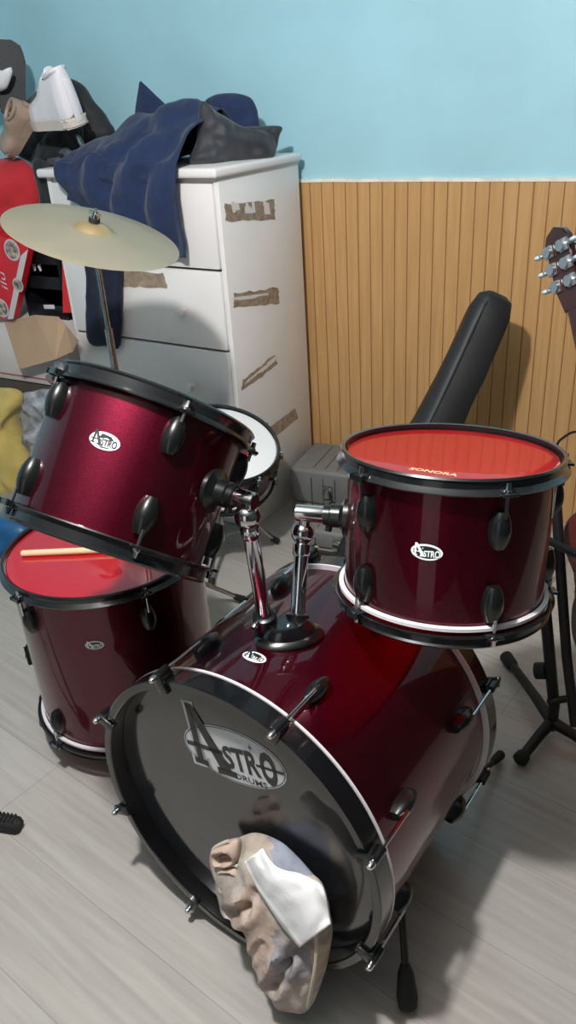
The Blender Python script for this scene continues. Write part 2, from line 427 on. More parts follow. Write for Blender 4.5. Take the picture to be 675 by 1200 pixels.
def ellipse(a, b_, n=64, c=(0, 0), rings=5):
    vs = [c]; fs = []
    for j in range(1, rings+1):
        for k in range(n): vs.append((c[0]+a*j/rings*math.cos(2*PI*k/n), c[1]+b_*j/rings*math.sin(2*PI*k/n)))
    for k in range(n): fs.append((0, 1+k, 1+(k+1) % n))
    for j in range(1, rings):
        for k in range(n):
            p, q = 1+(j-1)*n, 1+j*n
            fs.append((p+k, q+k, q+(k+1) % n, p+(k+1) % n))
    return vs, fs
def ring2d(a, b_, t, n=64):
    vs = []; fs = []
    for k in range(n):
        c, s = math.cos(2*PI*k/n), math.sin(2*PI*k/n); vs += [(a*c, b_*s), ((a-t)*c, (b_-t)*s)]
    for k in range(n):
        k2 = (k+1) % n; fs.append((2*k, 2*k2, 2*k2+1, 2*k+1))
    return vs, fs
def star(x, y, r):
    p = []
    for k in range(8):
        q = r if k % 2 == 0 else r*.22
        p.append((x+q*.6*math.sin(k*PI/4), y+q*math.cos(k*PI/4)))
    return [(x, y)]+p, [(0, 1+k, 1+(k+1) % 8) for k in range(8)]
def big_A(t=1.):
    return [poly((-.80, .93), (-.66, .93), (-.72, -.34), (-.84, -.34)),           # left stroke
            poly((-.80, .93), (-.64, .93), (-.10, -.40), (-.36, -.40)),           # right stroke
            poly((-.93, -.30), (-.62, -.30), (-.62, -.42), (-.93, -.42)),         # feet
            poly((-.44, -.36), (-.02, -.36), (-.02, -.50), (-.44, -.50)),
            poly((-1.0, .06), (-.22, .06), (-.22, -.04), (-1.0, -.04))]           # bar
def flat_obj(name, shapes, mp, m, parent):
    bm = bmesh.new()
    for vs, fs in shapes:
        vv = [bm.verts.new(mp(x, y)) for x, y in vs]
        for f in fs:
            try: bm.faces.new([vv[i] for i in f])
            except ValueError: pass
    me = bpy.data.meshes.new(name); bm.to_mesh(me); bm.free()
    return link(name, me, m, parent, smooth=False)
def badge(parent, Rr, az, z, w, scheme='dark', tilt=0):
    """oval badge wrapped on the shell at azimuth az, height z"""
    a, b_ = w/2, w*.27
    def mp(h):
        def f(x, y):
            u, v = x*a, y*a
            th = R(az) + u/Rr
            return V(((Rr+h)*math.cos(th), (Rr+h)*math.sin(th), z+v))
        return f
    white, dark = M['badge_white'], M['badge_dark']
    pl = flat_obj('badge', [ellipse(1, .54)], mp(.0012), white, parent)
    A_ = [([(x*.92, y*.62-.0) for x, y in vs], fs) for vs, fs in big_A()]
    word = fit_text('STRO', -.18, .84, -.30, .10, .03, grow=.25)
    if scheme == 'dark':
        flat_obj('badge_field', [ellipse(.86, .41)], mp(.0016), dark, pl)
        flat_obj('lettering', A_+[word, star(-.25, .24, .12)], mp(.0021), white, pl)
    else:
        flat_obj('badge_field', [poly((-.25, .42), (.35, .36), (.62, .12), (-.42, .12)), poly((-.3, -.34), (.5, -.34), (.4, -.42), (-.1, -.46))], mp(.0016), dark, pl)
        flat_obj('lettering', A_+[word], mp(.0021), dark, pl)
    return pl

# ------------------------------------------------------------------ drum hardware
def lug_mesh(L=.056, w=.0165, d=.020):
    bm = bmesh.new(); rows = 12; seg = 12; rings = []
    for j in range(rows+1):
        t = j/rows; z = -L/2+L*t
        hw = w*max(.25, math.sin(PI*(.06+.86*t)))**.42 if t < 1 else w*.55
        hd = d*(.35+.65*math.sin(PI*(.12+.76*t))**.8)
        rings.append([bm.verts.new((-.004+(hd+.004)*max(0, math.sin(PI*k/(seg-1)))**.6, -hw*math.cos(PI*k/(seg-1)), z)) for k in range(seg)])
    for p, q in zip(rings, rings[1:]):
        for k in range(seg-1): bm.faces.new((p[k], p[k+1], q[k+1], q[k]))
    bm.faces.new(rings[0][::-1]); bm.faces.new(rings[-1])
    bmesh.ops.recalc_face_normals(bm, faces=bm.faces)
    me = bpy.data.meshes.new('lug'); bm.to_mesh(me); bm.free(); return me
LUG = lug_mesh()
BLUG = lug_mesh(.058, .0150, .024)
def rod_mesh(z0, z1, off):
    """chrome tension rod from a lug to the hoop ear, with washer and square head at z1"""
    bm = bmesh.new(); s = 1 if z1 > z0 else -1
    tube(bm, [(off, 0, z0), (off, 0, z1)], .0028, 10)
    tube(bm, [(off, 0, z1), (off, 0, z1+.003*s)], .0065, 16)
    tube(bm, [(off, 0, z1+.003*s), (off, 0, z1+.006*s), (off, 0, z1+.013*s)], [.005, .0042, .0038], 8)
    bm2 = bm; me = bpy.data.meshes.new('tension_rod'); bmesh.ops.recalc_face_normals(bm, faces=bm.faces); bm.to_mesh(me); bm.free(); return me
def rotz(az): return Matrix.Rotation(R(az), 4, 'Z')
def steel_hoop(name, parent, Rr, z, s, azs, h):
    """pressed steel counter hoop; rim edge at z, flange toward the shell at z - s*h"""
    bm = bmesh.new(); Ro = Rr
    lathe(bm, [(Ro-.006, z-s*.001), (Ro-.001, z), (Ro+.0015, z-s*.003), (Ro-.001, z-s*.006), (Ro-.0015, z-s*(h-.009)), (Ro+.003, z-s*(h-.005)), (Ro+.007, z-s*(h-.002)), (Ro+.006, z-s*h), (Ro-.003, z-s*(h-.003)), (Ro-.006, z-s*(h-.01))], 120, closed=True)
    for az in azs:
        box(bm, (Ro+.006, 0, z-s*(h-.003)), (.018, .026, .005), .0018, rotz(az))
    return to_obj(name, bm, M['black_hoop'], parent)
def make_drum(name, label, top_c, axis, Rhoop, H, hh, azs, batter, reso, shell_m='shell', ringtop=False, ringbot=True, lug_up=.075, lug_low=.075, cat='drum'):
    """empty at the bottom centre of the drum, z up the drum's axis; H = rim to rim"""
    x, y, z = frame(axis); base = V(top_c) - z*H
    t = thing(name, label, cat, fmtx(base, axis))
    Rs = Rhoop-.012
    bm = bmesh.new()
    lathe(bm, [(Rs, .010), (Rs, H-.010), (Rs-.006, H-.0095), (Rs-.006, .0105)], 128, closed=True)
    for f in bm.faces:
        c = f.calc_center_median()
        if math.hypot(c.x, c.y) < Rs-.004: f.material_index = 1
    to_obj('shell', bm, [M[shell_m], M['wood_stick']], t)
    bm = bmesh.new(); zt = H-.009
    lathe(bm, [(0, zt), (Rs*.5, zt), (Rs*.93, zt), (Rs+.001, zt-.0006), (Rs+.004, zt-.004), (Rs+.004, zt-.010)], 128)
    to_obj('batter_head', bm, M[batter], t)
    bm = bmesh.new(); zb = .009
    lathe(bm, [(0, zb), (Rs*.5, zb), (Rs*.93, zb), (Rs+.001, zb+.0006), (Rs+.004, zb+.004), (Rs+.004, zb+.010)], 128)
    to_obj('bottom_head', bm, M[reso], t)
    steel_hoop('hoop', t, Rhoop, H, 1, azs, hh); steel_hoop('hoop', t, Rhoop, 0, -1, azs, hh)
    if ringbot:
        bm = bmesh.new(); lathe(bm, [(Rs+.0015, hh+.002), (Rs+.009, hh+.002), (Rs+.009, hh+.007), (Rs+.0015, hh+.008)], 128, closed=True)
        to_obj('bearing_ring', bm, M['white_strip'], t)
    off = .016
    up_ = rod_mesh(H-lug_up+.02, H-hh+.006, Rs+off); lo_ = rod_mesh(lug_low-.02, hh-.006, Rs+off)
    for az in azs:
        link('lug', LUG, M['black_lug'], t, rotz(az) @ Matrix.Translation((Rs, 0, H-lug_up)) @ Matrix.Rotation(PI, 4, 'X'))
        link('lug', LUG, M['black_lug'], t, rotz(az) @ Matrix.Translation((Rs, 0, lug_low)))
        link('tension_rod', up_, M['chrome'], t, rotz(az)); link('tension_rod', lo_, M['chrome'], t, rotz(az))
    return t, Rs
def bracket(t, Rs, az, z):
    bm = bmesh.new(); m = rotz(az) @ Matrix.Translation((Rs, 0, z)) @ Matrix.Rotation(PI/2, 4, 'Y')
    lathe(bm, [(0, -.003), (.034, -.003), (.034, .004), (.025, .008), (.0205, .012), (.020, .027), (.018, .029), (0, .029)], 40, m)
    to_obj('bracket', bm, M['black_lug'], t)
    return m

# ---- rack tom on the left
T1AZ = -70
ax1 = V((.0886, .8130, 1)); t1c = V((-.7937, .9399, .9803)); H1 = .229+.020
tom1, Rs1 = make_drum('rack_tom', 'wine red rack tom at the left, steeply tipped above the floor tom', t1c, ax1,   .165, H1, .027, [-37+73*k if k < 4 else -111 for k in range(5)], 'white_head', 'white_head', lug_up=.060, lug_low=.069, ringbot=False)
badge(tom1, Rs1, T1AZ, H1-.100, .046, 'light')
B1 = bracket(tom1, Rs1, 2.4, H1-.110)
# ---- rack tom on the right
ax2 = V((-.0205, .172, 1)); t2c = V((-.3602, 1.1136, .900)); H2 = .2377+.0233
tom2, Rs2 = make_drum('rack_tom', 'dark wine red rack tom at the right with a red top head', t2c, ax2, .1734, H2, .024, [-118+72*k for k in range(5)], 'red_head', 'red_head_low', lug_up=.078, lug_low=.068)
badge(tom2, Rs2, -81.5, H2-.116, .046, 'dark')
B2 = bracket(tom2, Rs2, -163, H2-.128)
def mp_head(x, y):
    p = V((x, y)); return V((.012+x, -.118+y, H2-.0084))
flat_obj('head_lettering', [fit_text('SONORA', -.036, .036, -.006, .006, .02)], mp_head, M['head_print'], tom2)
def mp_refl(x, y):
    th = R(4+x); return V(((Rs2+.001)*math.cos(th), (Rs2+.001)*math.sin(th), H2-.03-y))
flat_obj('painted_reflection', [poly((-9, .0), (7, .0), (4, .03), (0, .062), (-5, .058))], mp_refl, M['painted_reflection'], tom2)  # gloss reflection on the shell, painted as a pale patch
# ---- floor tom
axf = V((-.0167, .0069, 1)); tfc = V((-1.1742, 1.1365, .5227)); HF = .4221+.023
ftom, RsF = make_drum('floor_tom', 'tall wine red floor tom with red head standing at the far left', tfc, axf, .2272, HF, .024, [-100+72*k for k in range(5)], 'red_head_floor', 'black_gloss' if False else 'red_head_floor', lug_up=.085, lug_low=.075)
badge(ftom, RsF, -60, HF-.126, .040, 'dark')
zfl = -(tfc.z-HF)   # floor height in the tom's own coordinates, roughly
for az in (-150, -30, 90):
    bm = bmesh.new(); m = rotz(az)
    box(bm, (RsF+.009, 0, .155), (.020, .030, .045), .005, m)
    tube(bm, [m @ V((RsF+.018, 0, .145)), m @ V((RsF+.030, 0, .145))], .006, 10)
    to_obj('leg_bracket', bm, M['black_lug'], ftom)
    bm = bmesh.new()
    tube(bm, smooth_path([m @ V(p) for p in ((RsF+.012, 0, .20), (RsF+.012, 0, .12), (RsF+.014, 0, .03), (RsF+.022, 0, 0.01), (RsF+.025, 0, -.02), (RsF+.025, 0, zfl+.026))]), .0052, 10)
    lg = to_obj('leg', bm, M['dull_chrome'] if az != -150 else M['black_metal'], ftom)
    bm = bmesh.new()
    lathe(bm, [(0, 0), (.015, 0), (.0175, .006), (.016, .020), (.012, .040), (.008, .052), (0, .052)], 20, m @ Matrix.Translation((RsF+.025, 0, zfl+.0005)))
    to_obj('rubber_foot', bm, M['black_rubber'], lg)

# ------------------------------------------------------------------ bass drum (z along its own axis, from front hoop to rear)
axb = V((math.cos(.0188)*math.sin(.0942), math.cos(.0188)*math.cos(.0942), -math.sin(.0188)))
bc = V((-.5938, .7699, .3147)); RB = .2921; LB = .3783; RSB = RB-.010
bass = thing('bass_drum', 'big wine red bass drum lying on the floor with a black front head', 'drum', fmtx(bc, axb))
MB_ = bass.matrix_world.copy(); MBI = MB_.inverted()
bm = bmesh.new(); lathe(bm, [(RSB, .002), (RSB, LB-.002), (RSB-.007, LB-.002), (RSB-.007, .002)], 160, closed=True); to_obj('shell', bm, M['shell'], bass)
for z0, z1, zs in ((-.038, 0, 0), (LB, LB+.038, LB-.0045)):
    bm = bmesh.new(); lathe(bm, [(RB-.002, z0), (RB, z0+.002), (RB, z1-.002), (RB-.002, z1), (RB-.014, z1), (RB-.016, z1-.002), (RB-.016, z0+.002), (RB-.014, z0)], 160, closed=True)
    h = to_obj('hoop', bm, M['black_gloss'], bass)
    bm = bmesh.new(); lathe(bm, [(RSB+.0005, zs), (RB+.0006, zs), (RB+.0006, zs+.0045), (RSB+.0005, zs+.0045)], 160, closed=True)
    to_obj('white_band', bm, M['white_strip'], bass)
ZH = -.008
bm = bmesh.new(); lathe(bm, [(0, ZH), (.1, ZH), (.2, ZH), (RB-.026, ZH), (RB-.0165, ZH+.003), (RB-.0165, ZH+.006)], 160)
fh = to_obj('front_head', bm, M['bass_head'], bass)
bm = bmesh.new(); lathe(bm, [(0, LB+.010), (.2, LB+.010), (RB-.0165, LB+.010)], 160); to_obj('batter_head', bm, M['white_head'], bass)
# logo: centre and direction in the head's plane
hp = MB_ @ V((0, 0, ZH))
lc = MBI @ on_plane(277, 885, hp, axb); ll = MBI @ on_plane(217, 868, hp, axb); lr = MBI @ on_plane(336, 906, hp, axb)
lu = V((lr.x-ll.x, lr.y-ll.y)); hw = lu.length/2; lu.normalize(); lv = V((lu.y, -lu.x))
lc = (ll+lr)/2
def mp_logo(h):
    return lambda x, y: V((lc.x+(lu.x*x+lv.x*y)*hw, lc.y+(lu.y*x+lv.y*y)*hw, ZH-h))
Aout = [([(x*.94+.0, y*.86) for x, y in vs], fs) for vs, fs in big_A()]
def fat(vs, k=.05):
    cx = sum(v[0] for v in vs)/len(vs); cy = sum(v[1] for v in vs)/len(vs)
    return [(x+math.copysign(k, x-cx), y+math.copysign(k, y-cy)) for x, y in vs]
lg = flat_obj('logo', [ellipse(1, .52)]+[(fat(vs), fs) for vs, fs in Aout[:3]], mp_logo(.0008), M['logo_grey'], fh)
flat_obj('lettering', Aout+[ring2d(.975, .497, .012), fit_text('STR', -.20, .50, -.26, .16, .035, grow=.15), fit_text('O', .52, .82, -.34, .28, .05),
          poly((.44, -.0), (.95, .0), (.95, -.05), (.44, -.05)), fit_text('DRUMS', -.06, .56, -.43, -.32, .01), star(-.38, .22, .10), star(.40, .28, .08)], mp_logo(.0014), M['logo_dark'], lg)
badge(bass, RSB, -89.5, .073, .046, 'light') if False else None
def bmp(h):
    def f(x, y):
        th = R(-91.5) + x*.0225/RSB
        return V(((RSB+h)*math.cos(th), (RSB+h)*math.sin(th), .078+y*.0225*1.0))
    return f
A_ = [([(x*.92, y*.62) for x, y in vs], fs) for vs, fs in big_A()]
pl = flat_obj('badge', [ellipse(1, .54)], bmp(.0012), M['badge_white'], bass)
flat_obj('lettering', A_+[fit_text('STRO', -.18, .84, -.30, .10, .03, grow=.25), poly((-.25, .40), (.35, .34), (.62, .14), (-.42, .14))], bmp(.002), M['badge_dark'], pl)
# lugs, rods and claws
def bass_rod(front):
    bm = bmesh.new(); s = -1 if front else 1; off = RSB+.021
    z0 = .065 if front else LB-.065; ze = -.040 if front else LB+.040
    tube(bm, [(off, 0, z0), (off, 0, ze+s*.006)], .0033, 10)
    tube(bm, [(off, 0, ze+s*.004), (off, 0, ze+s*.012), (off, 0, ze+s*.016)], [.006, .0062, .004], 12)
    bmesh.ops.recalc_face_normals(bm, faces=bm.faces); me = bpy.data.meshes.new('tension_rod'); bm.to_mesh(me); bm.free(); return me
def bass_claw(front):
    bm = bmesh.new(); s = -1 if front else 1; ze = -.038 if front else LB+.038; off = RSB+.021
    box(bm, (RB-.001, 0, ze+s*.0035), (.034, .020, .006), .002)
    box(bm, (RB+.004, 0, ze-s*.010), (.007, .020, .026), .002)
    tube(bm, [(off, 0, ze+s*.006), (off, 0, ze-s*.022)], .0075, 14)
    box(bm, (RB-.019, 0, ze-s*.0005), (.005, .018, .012), .0015)
    bmesh.ops.recalc_face_normals(bm, faces=bm.faces); me = bpy.data.meshes.new('claw'); bm.to_mesh(me); bm.free(); return me
RF_, RR_, CF_, CR_ = bass_rod(True), bass_rod(False), bass_claw(True), bass_claw(False)
for k in range(8):
    az = -66.9+45*k; m = rotz(az)
    link('lug', BLUG, M['black_lug'], bass, m @ Matrix.Translation((RSB, 0, .078)) @ Matrix.Rotation(0, 4, 'X'))
    link('lug', BLUG, M['black_lug'], bass, m @ Matrix.Translation((RSB, 0, LB-.078)) @ Matrix.Rotation(PI, 4, 'X'))
    link('tension_rod', RF_, M['chrome'], bass, m); link('tension_rod', RR_, M['chrome'], bass, m)
    link('claw', CF_, M['black_lug'], bass, m); link('claw', CR_, M['black_lug'], bass, m)
# spurs
foot = MBI @ at_z(478, 1183, .012)
for i, (p0, p1) in enumerate(((MBI @ (MB_ @ V((RSB*math.cos(R(28)), RSB*math.sin(R(28)), .11))), foot),
                              (V((RSB*math.cos(R(30)), RSB*math.sin(R(30)), LB-.03)), MBI @ at_z(587, 884, .014)))):
    bm = bmesh.new(); d = (p1-p0).normalized()
    tube(bm, [p0-d*.02, p1-d*.05], .0065, 12)
    sp = to_obj('spur', bm, M['black_metal'], bass)
    bm = bmesh.new()
    tube(bm, [p1-d*.075, p1-d*.06, p1-d*.02, p1-d*.004, p1], [.008, .014, .0185, .016, .010] if i == 0 else [.007, .009, .011, .011, .008], 18)
    to_obj('rubber_foot', bm, M['black_rubber'], sp)
    bm = bmesh.new(); ball(bm, p0, .016); to_obj('spur_mount', bm, M['black_lug'], bass)

# ------------------------------------------------------------------ double tom holder on the bass drum
W1 = tom1.matrix_world @ B1; W2 = tom2.matrix_world @ B2
base1, base2 = V((-.607, .914, .632)), V((-.566, .952, .618))
ball1 = W1 @ V((0, 0, .058)) + V((.000, .0, -.027)); ball2 = W2 @ V((0, 0, .072)) + V((-.004, -.004, -.036))
hb = (base1+base2)/2; hb.z = 0
ctr = MB_ @ V((RSB*math.cos(R(-88)), RSB*math.sin(R(-88)), .155))
hold = thing('tom_holder', 'chrome double tom holder with two posts on top of the bass drum', 'drum hardware', ctr)
off = Matrix.Translation(-ctr)
def hobj(name, bm, m, parent=None): 
    for v in bm.verts: v.co = v.co - ctr
    return to_obj(name, bm, m, parent or hold)
e1 = (base2-base1); e1.z = 0; e1.normalize()
bm = bmesh.new()
mt = Matrix.Translation(ctr) @ Matrix.Rotation(math.atan2(e1.y, e1.x), 4, 'Z')
g = [(.056*math.cos(2*PI*k/40), .036*math.sin(2*PI*k/40)) for k in range(40)]
rings = []
for sc_, z in ((1.08, -.012), (1.08, .002), (1.0, .006), (.82, .010), (.72, .022), (.55, .030)):
    rings.append([bm.verts.new(mt @ V((x*sc_, y*sc_, z))) for x, y in g])
for p, q in zip(rings, rings[1:]):
    for k in range(40): bm.faces.new((p[k], p[(k+1) % 40], q[(k+1) % 40], q[k]))
bm.faces.new(rings[0][::-1]); bm.faces.new(rings[-1])
hobj('base', bm, M['black_gloss'])
for bs_, bl_, W, L in ((base1, ball1, W1, .058), (base2, ball2, W2, .072)):
    d = (bl_-bs_).normalized()
    bm = bmesh.new(); tube(bm, [bs_-d*.055, bs_-d*.03, bs_+d*.006, bs_+d*.008], [.027, .023, .020, .0165], 28)
    sl = hobj('sleeve', bm, M['black_lug'])
    bm = bmesh.new(); side = (-fw).cross(d).normalized(); q = bs_ + V((.0, -.021, .002))
    tube(bm, [q, q+V((0, -.012, 0)), q+V((0, -.016, 0))], [.004, .0055, .003], 12); hobj('wing_bolt', bm, M['chrome'], sl)
    bm = bmesh.new(); tube(bm, [bs_-d*.02, bl_-d*.012], .0125, 28); hobj('post', bm, M['chrome'])
    bm = bmesh.new(); tube(bm, [bl_-d*.040, bl_-d*.036, bl_-d*.020, bl_-d*.016], [.0135, .0152, .0152, .012], 28); ball(bm, bl_, .0205, seg=32)
    j = hobj('ball_joint', bm, M['chrome'])
    a0, a1 = W @ V((0, 0, .029)), W @ V((0, 0, .041)); a2 = W @ V((0, 0, L+.014)); ad = (a2-a0).normalized()
    bm = bmesh.new(); tube(bm, [a0, a1-ad*.002, a1-ad*.0005], [.0172, .0172, .014], 28); tube(bm, [a0+V((0, -.004, -.014)), a0+V((0, -.010, -.026))], .006, 12)
    hobj('collar', bm, M['black_lug'])
    bm = bmesh.new(); tube(bm, [a1-ad*.002, a1, a2, a2+ad*.0015], [.0135, .0145, .0145, .0125], 28); tube(bm, [a2-ad*.014, bl_], .011, 20)
    hobj('arm', bm, M['chrome'])

# ------------------------------------------------------------------ cymbal and stand
cyc = V((-1.355, 1.463, 1.133)); cyn = V((.342, .052, 1))
cy = thing('crash_cymbal', 'dull brass crash cymbal tilted on a stand before the white dresser', 'cymbal', fmtx(cyc, cyn))
bm = bmesh.new(); RC = .203
pr = [(.0065, .030), (.020, .029), (.034, .024), (.042, .0175), (.046, .0145), (.06, .0125), (.10, .0092), (.15, .0045), (RC-.001, 0), (RC, -.0006), (RC-.001, -.0012), (.15, .0032), (.10, .008), (.06, .0113), (.046, .0132), (.042, .0162), (.034, .0227), (.020, .0278), (.0065, .0288)]
lathe(bm, pr, 128, closed=True)
for f in bm.faces:
    c = f.calc_center_median(); f.material_index = 1 if math.hypot(c.x, c.y) < .044 else 0
to_obj('plate', bm, [M['cymbal'], M['cymbal_bell']], cy, sharp=50)
st = thing('cymbal_stand', 'thin chrome cymbal stand behind the floor tom', 'stand', (cyc.x, cyc.y, 0))
z0 = cyc.z
cnu = cyn.normalized(); topc = V((0, 0, z0)) 
bm = bmesh.new()
tube(bm, [(0, 0, .16), (0, 0, z0-.22)], .0095, 16); tube(bm, [(0, 0, .62), (0, 0, .66)], .014, 16); to_obj('pole', bm, M['dull_chrome'], st)
bm = bmesh.new()
tube(bm, [(0, 0, z0-.26), (0, 0, z0-.012)], .0062, 14); tube(bm, [V((0, 0, z0-.012)), V((0, 0, z0))+cnu*.062], .0036, 12); to_obj('upper_rod', bm, M['dull_chrome'], st)
bm = bmesh.new(); q = V((0, 0, z0)); tube(bm, [q+cnu*.031, q+cnu*.040], .013, 20); to_obj('felt', bm, M['black_rubber'], st)
bm = bmesh.new(); tube(bm, [q+cnu*.040, q+cnu*.046, q+cnu*.056], [.010, .008, .007], 16); x_, y_, _ = frame(cnu)
tube(bm, [q+cnu*.050-x_*.016, q+cnu*.050+x_*.016], .004, 10); to_obj('wing_nut', bm, M['chrome'], st)
bm = bmesh.new(); tube(bm, [(0, 0, .10), (0, 0, .13)], .016, 16); tube(bm, [(0, 0, .20), (0, 0, .235)], .016, 16); to_obj('hub', bm, M['dull_chrome'], st)
for az in (150, 55, 262):
    bm = bmesh.new(); m = rotz(az); ex = .27 if az != 262 else .085
    tube(bm, [m @ V((.012, 0, .222)), m @ V((ex*.55, 0, .12)), m @ V((ex, 0, .018))], .007, 10); tube(bm, [m @ V((.012, 0, .115)), m @ V((ex*.55, 0, .118))], .005, 10)
    l_ = to_obj('leg', bm, M['dull_chrome'], st)
    bm = bmesh.new(); tube(bm, [m @ V((ex-.02, 0, .034)), m @ V((ex, 0, .016)), m @ V((ex+.012, 0, .012))], [.009, .012, .010], 14); to_obj('rubber_foot', bm, M['black_rubber'], l_)

# ------------------------------------------------------------------ stand whose foot shows at the left edge
fp = at_z(14, 972, .0)
ls = thing('hardware_stand', 'black stand at the left edge, only its ridged rubber foot in view', 'stand', (fp.x-.42, fp.y-.12, 0))
for az in (16, 136, 256):
    m = rotz(az); bm = bmesh.new(); tube(bm, [m @ V((.01, 0, .25)), m @ V((.36, 0, .030)), m @ V((.41, 0, .022))], .008, 12); l_ = to_obj('leg', bm, M['black_metal'], ls)
    bm = bmesh.new()
    tube(bm, [m @ V(p) for p in ((.385, 0, .022), (.40, 0, .0185), (.455, 0, .0185), (.463, 0, .017))], [.014, .0185, .0178, .012], 16)
    for k in range(6): box(bm, (.402+.0095*k, 0, .036), (.005, .022, .008), .001, m)
    to_obj('rubber_foot', bm, M['black_rubber'], l_)
bm = bmesh.new(); tube(bm, [(0, 0, .08), (0, 0, .75)], .0125, 16); tube(bm, [(0, 0, .235), (0, 0, .275)], .02, 16); to_obj('pole', bm, M['black_metal'], ls)
bm = bmesh.new(); tube(bm, [(0, 0, .75), (0, 0, .80)], .02, 16); to_obj('cap', bm, M['black_rubber'], ls)

# ------------------------------------------------------------------ snare and stand
sa = V((.356, -.138, 1)); sc_ = V((-1.348, 1.874, .450))
sn, RsS = make_drum('snare_drum', 'dark snare drum with a white head, tilted beside the dresser', sc_, sa, .186, .150, .022, [-20+45*k for k in range(8)], 'white_head', 'white_head', shell_m='shell', lug_up=.060, lug_low=.058)
sb = sc_ - sa.normalized()*.150
ss = thing('snare_stand', 'chrome snare stand under the tilted snare drum', 'stand', (sb.x, sb.y, 0))
hub = V((0, 0, sb.z-.055)); xa, ya, za = frame(sa)
bm = bmesh.new(); tube(bm, [(0, 0, .07), hub], .011, 16); to_obj('pole', bm, M['dull_chrome'], ss)
bm = bmesh.new(); ball(bm, hub, .020); to_obj('tilter', bm, M['dull_chrome'], ss)
for az in (-70, 50, 170):
    m = rotz(az); d = xa*math.cos(R(az))+ya*math.sin(R(az)); q = V((0, 0, sb.z))
    bm = bmesh.new(); tube(bm, [hub, q+d*.10-za*.030, q+d*.196-za*.012, q+d*.200+za*.022], .006, 10); l_ = to_obj('basket_arm', bm, M['dull_chrome'], ss)
    bm = bmesh.new(); tube(bm, [q+d*.201-za*.010, q+d*.201+za*.026], .009, 12); to_obj('rubber_tip', bm, M['black_rubber'], l_)
    bm = bmesh.new(); tube(bm, [m @ V((.008, 0, .17)), m @ V((.12, 0, .10)), m @ V((.19, 0, .016))], .007, 10); tube(bm, [m @ V((.008, 0, .085)), m @ V((.12, 0, .098))], .005, 10); l_ = to_obj('leg', bm, M['dull_chrome'], ss)
    bm = bmesh.new(); tube(bm, [m @ V((.175, 0, .03)), m @ V((.195, 0, .013))], .011, 12); to_obj('rubber_foot', bm, M['black_rubber'], l_)

# ------------------------------------------------------------------ drumstick on the floor tom head
zst = tfc.z-.009+.0075
p0 = at_z(25, 648, zst); p1 = at_z(110, 645, zst); d = (p1-p0).normalized()
zz = lambda p: V((p.x, p.y, tfc.z-.009+.0078 + (p.x-tfc.x)*.0167 - (p.y-tfc.y)*.0069))
Q = [p0+d*s for s in (0, .003, .20, .30, .355, .368, .376, .384, .388)]
bm = bmesh.new(); tube(bm, [zz(q) for q in Q[:5]]+[zz(q) for q in Q[5:]], [.0055, .0074, .0074, .0062, .0036, .0034, .0052, .0046, .001], 16)
tag(to_obj('drumstick', bm, M['wood_stick'], sharp=50), 'pale wooden drumstick lying across the red floor tom head', 'drumstick')

# ------------------------------------------------------------------ dresser
DY = -.062; ux = V((math.cos(DY), math.sin(DY), 0)); uy = V((-math.sin(DY), math.cos(DY), 0)); DO = V((-1.4115, 2.084, 0)); DW, DD, DH = .7256, .443, 1.187
dres = thing('dresser', 'white lacquered chest of drawers with torn tape on its side', 'dresser', Matrix.Translation(DO) @ Matrix.Rotation(DY, 4, 'Z'))
DM = dres.matrix_world.copy()
def DP(a, b_, z): return DO - ux*a + uy*b_ + V((0, 0, z))
bm = bmesh.new()
box(bm, (-.009, DD/2, DH/2), (.018, DD, DH), .002); box(bm, (-DW+.009, DD/2, DH/2), (.018, DD, DH), .002)
box(bm, (-DW/2, DD-.005, DH/2), (DW-.03, .008, DH-.02)); box(bm, (-DW/2, DD/2, .04), (DW-.03, DD-.03, .07)); box(bm, (-DW/2, DD/2, DH-.015), (DW-.03, DD-.02, .02))
to_obj('carcass', bm, M['white_lacquer'], dres)
bm = bmesh.new(); box(bm, (-DW/2, DD/2-.014, DH+.014), (DW+.030, DD+.030, .028), .009, seg=3); to_obj('top', bm, M['white_lacquer'], dres)
zg = [DH-.012, .920, .664, .408, .155, .085]
for k in range(4):
    zt_, zb_ = zg[k]-.004, zg[k+1]+.004
    bm = bmesh.new(); box(bm, (-DW/2, .004, (zt_+zb_)/2), (DW-.040, .024, zt_-zb_), .005)
    dr = to_obj('drawer', bm, M['white_lacquer'], dres)
    for a in (.180, DW-.180):
        bm = bmesh.new(); lathe(bm, [(0, 0), (.007, 0), (.0075, .008), (.013, .014), (.0155, .020), (.013, .027), (.006, .030), (0, .0302)], 24, Matrix.Translation((-a, -.008, (zt_+zb_)/2-.005)) @ Matrix.Rotation(PI/2, 4, 'X'))
        to_obj('knob', bm, M['white_lacquer'], dr)
def ragged(p, jit, seed):
    rn = random.Random(seed); out = []
    for i in range(len(p)):
        a, b_ = V(p[i]), V(p[(i+1) % len(p)]); n = 9
        for k in range(n):
            q = a.lerp(b_, k/n); out.append((q.x+rn.uniform(-jit, jit), q.y+rn.uniform(-jit, jit)))
    return out
tapes = [[(.020, 1.112), (.285, 1.087), (.285, 1.028), (.020, 1.062)], [(.029, .846), (.278, .811), (.281, .755), (.019, .803)], [(.029, .560), (.232, .592), (.243, .550), (.018, .524)], [(.150, .342), (.337, .353), (.355, .310), (.160, .288)]]
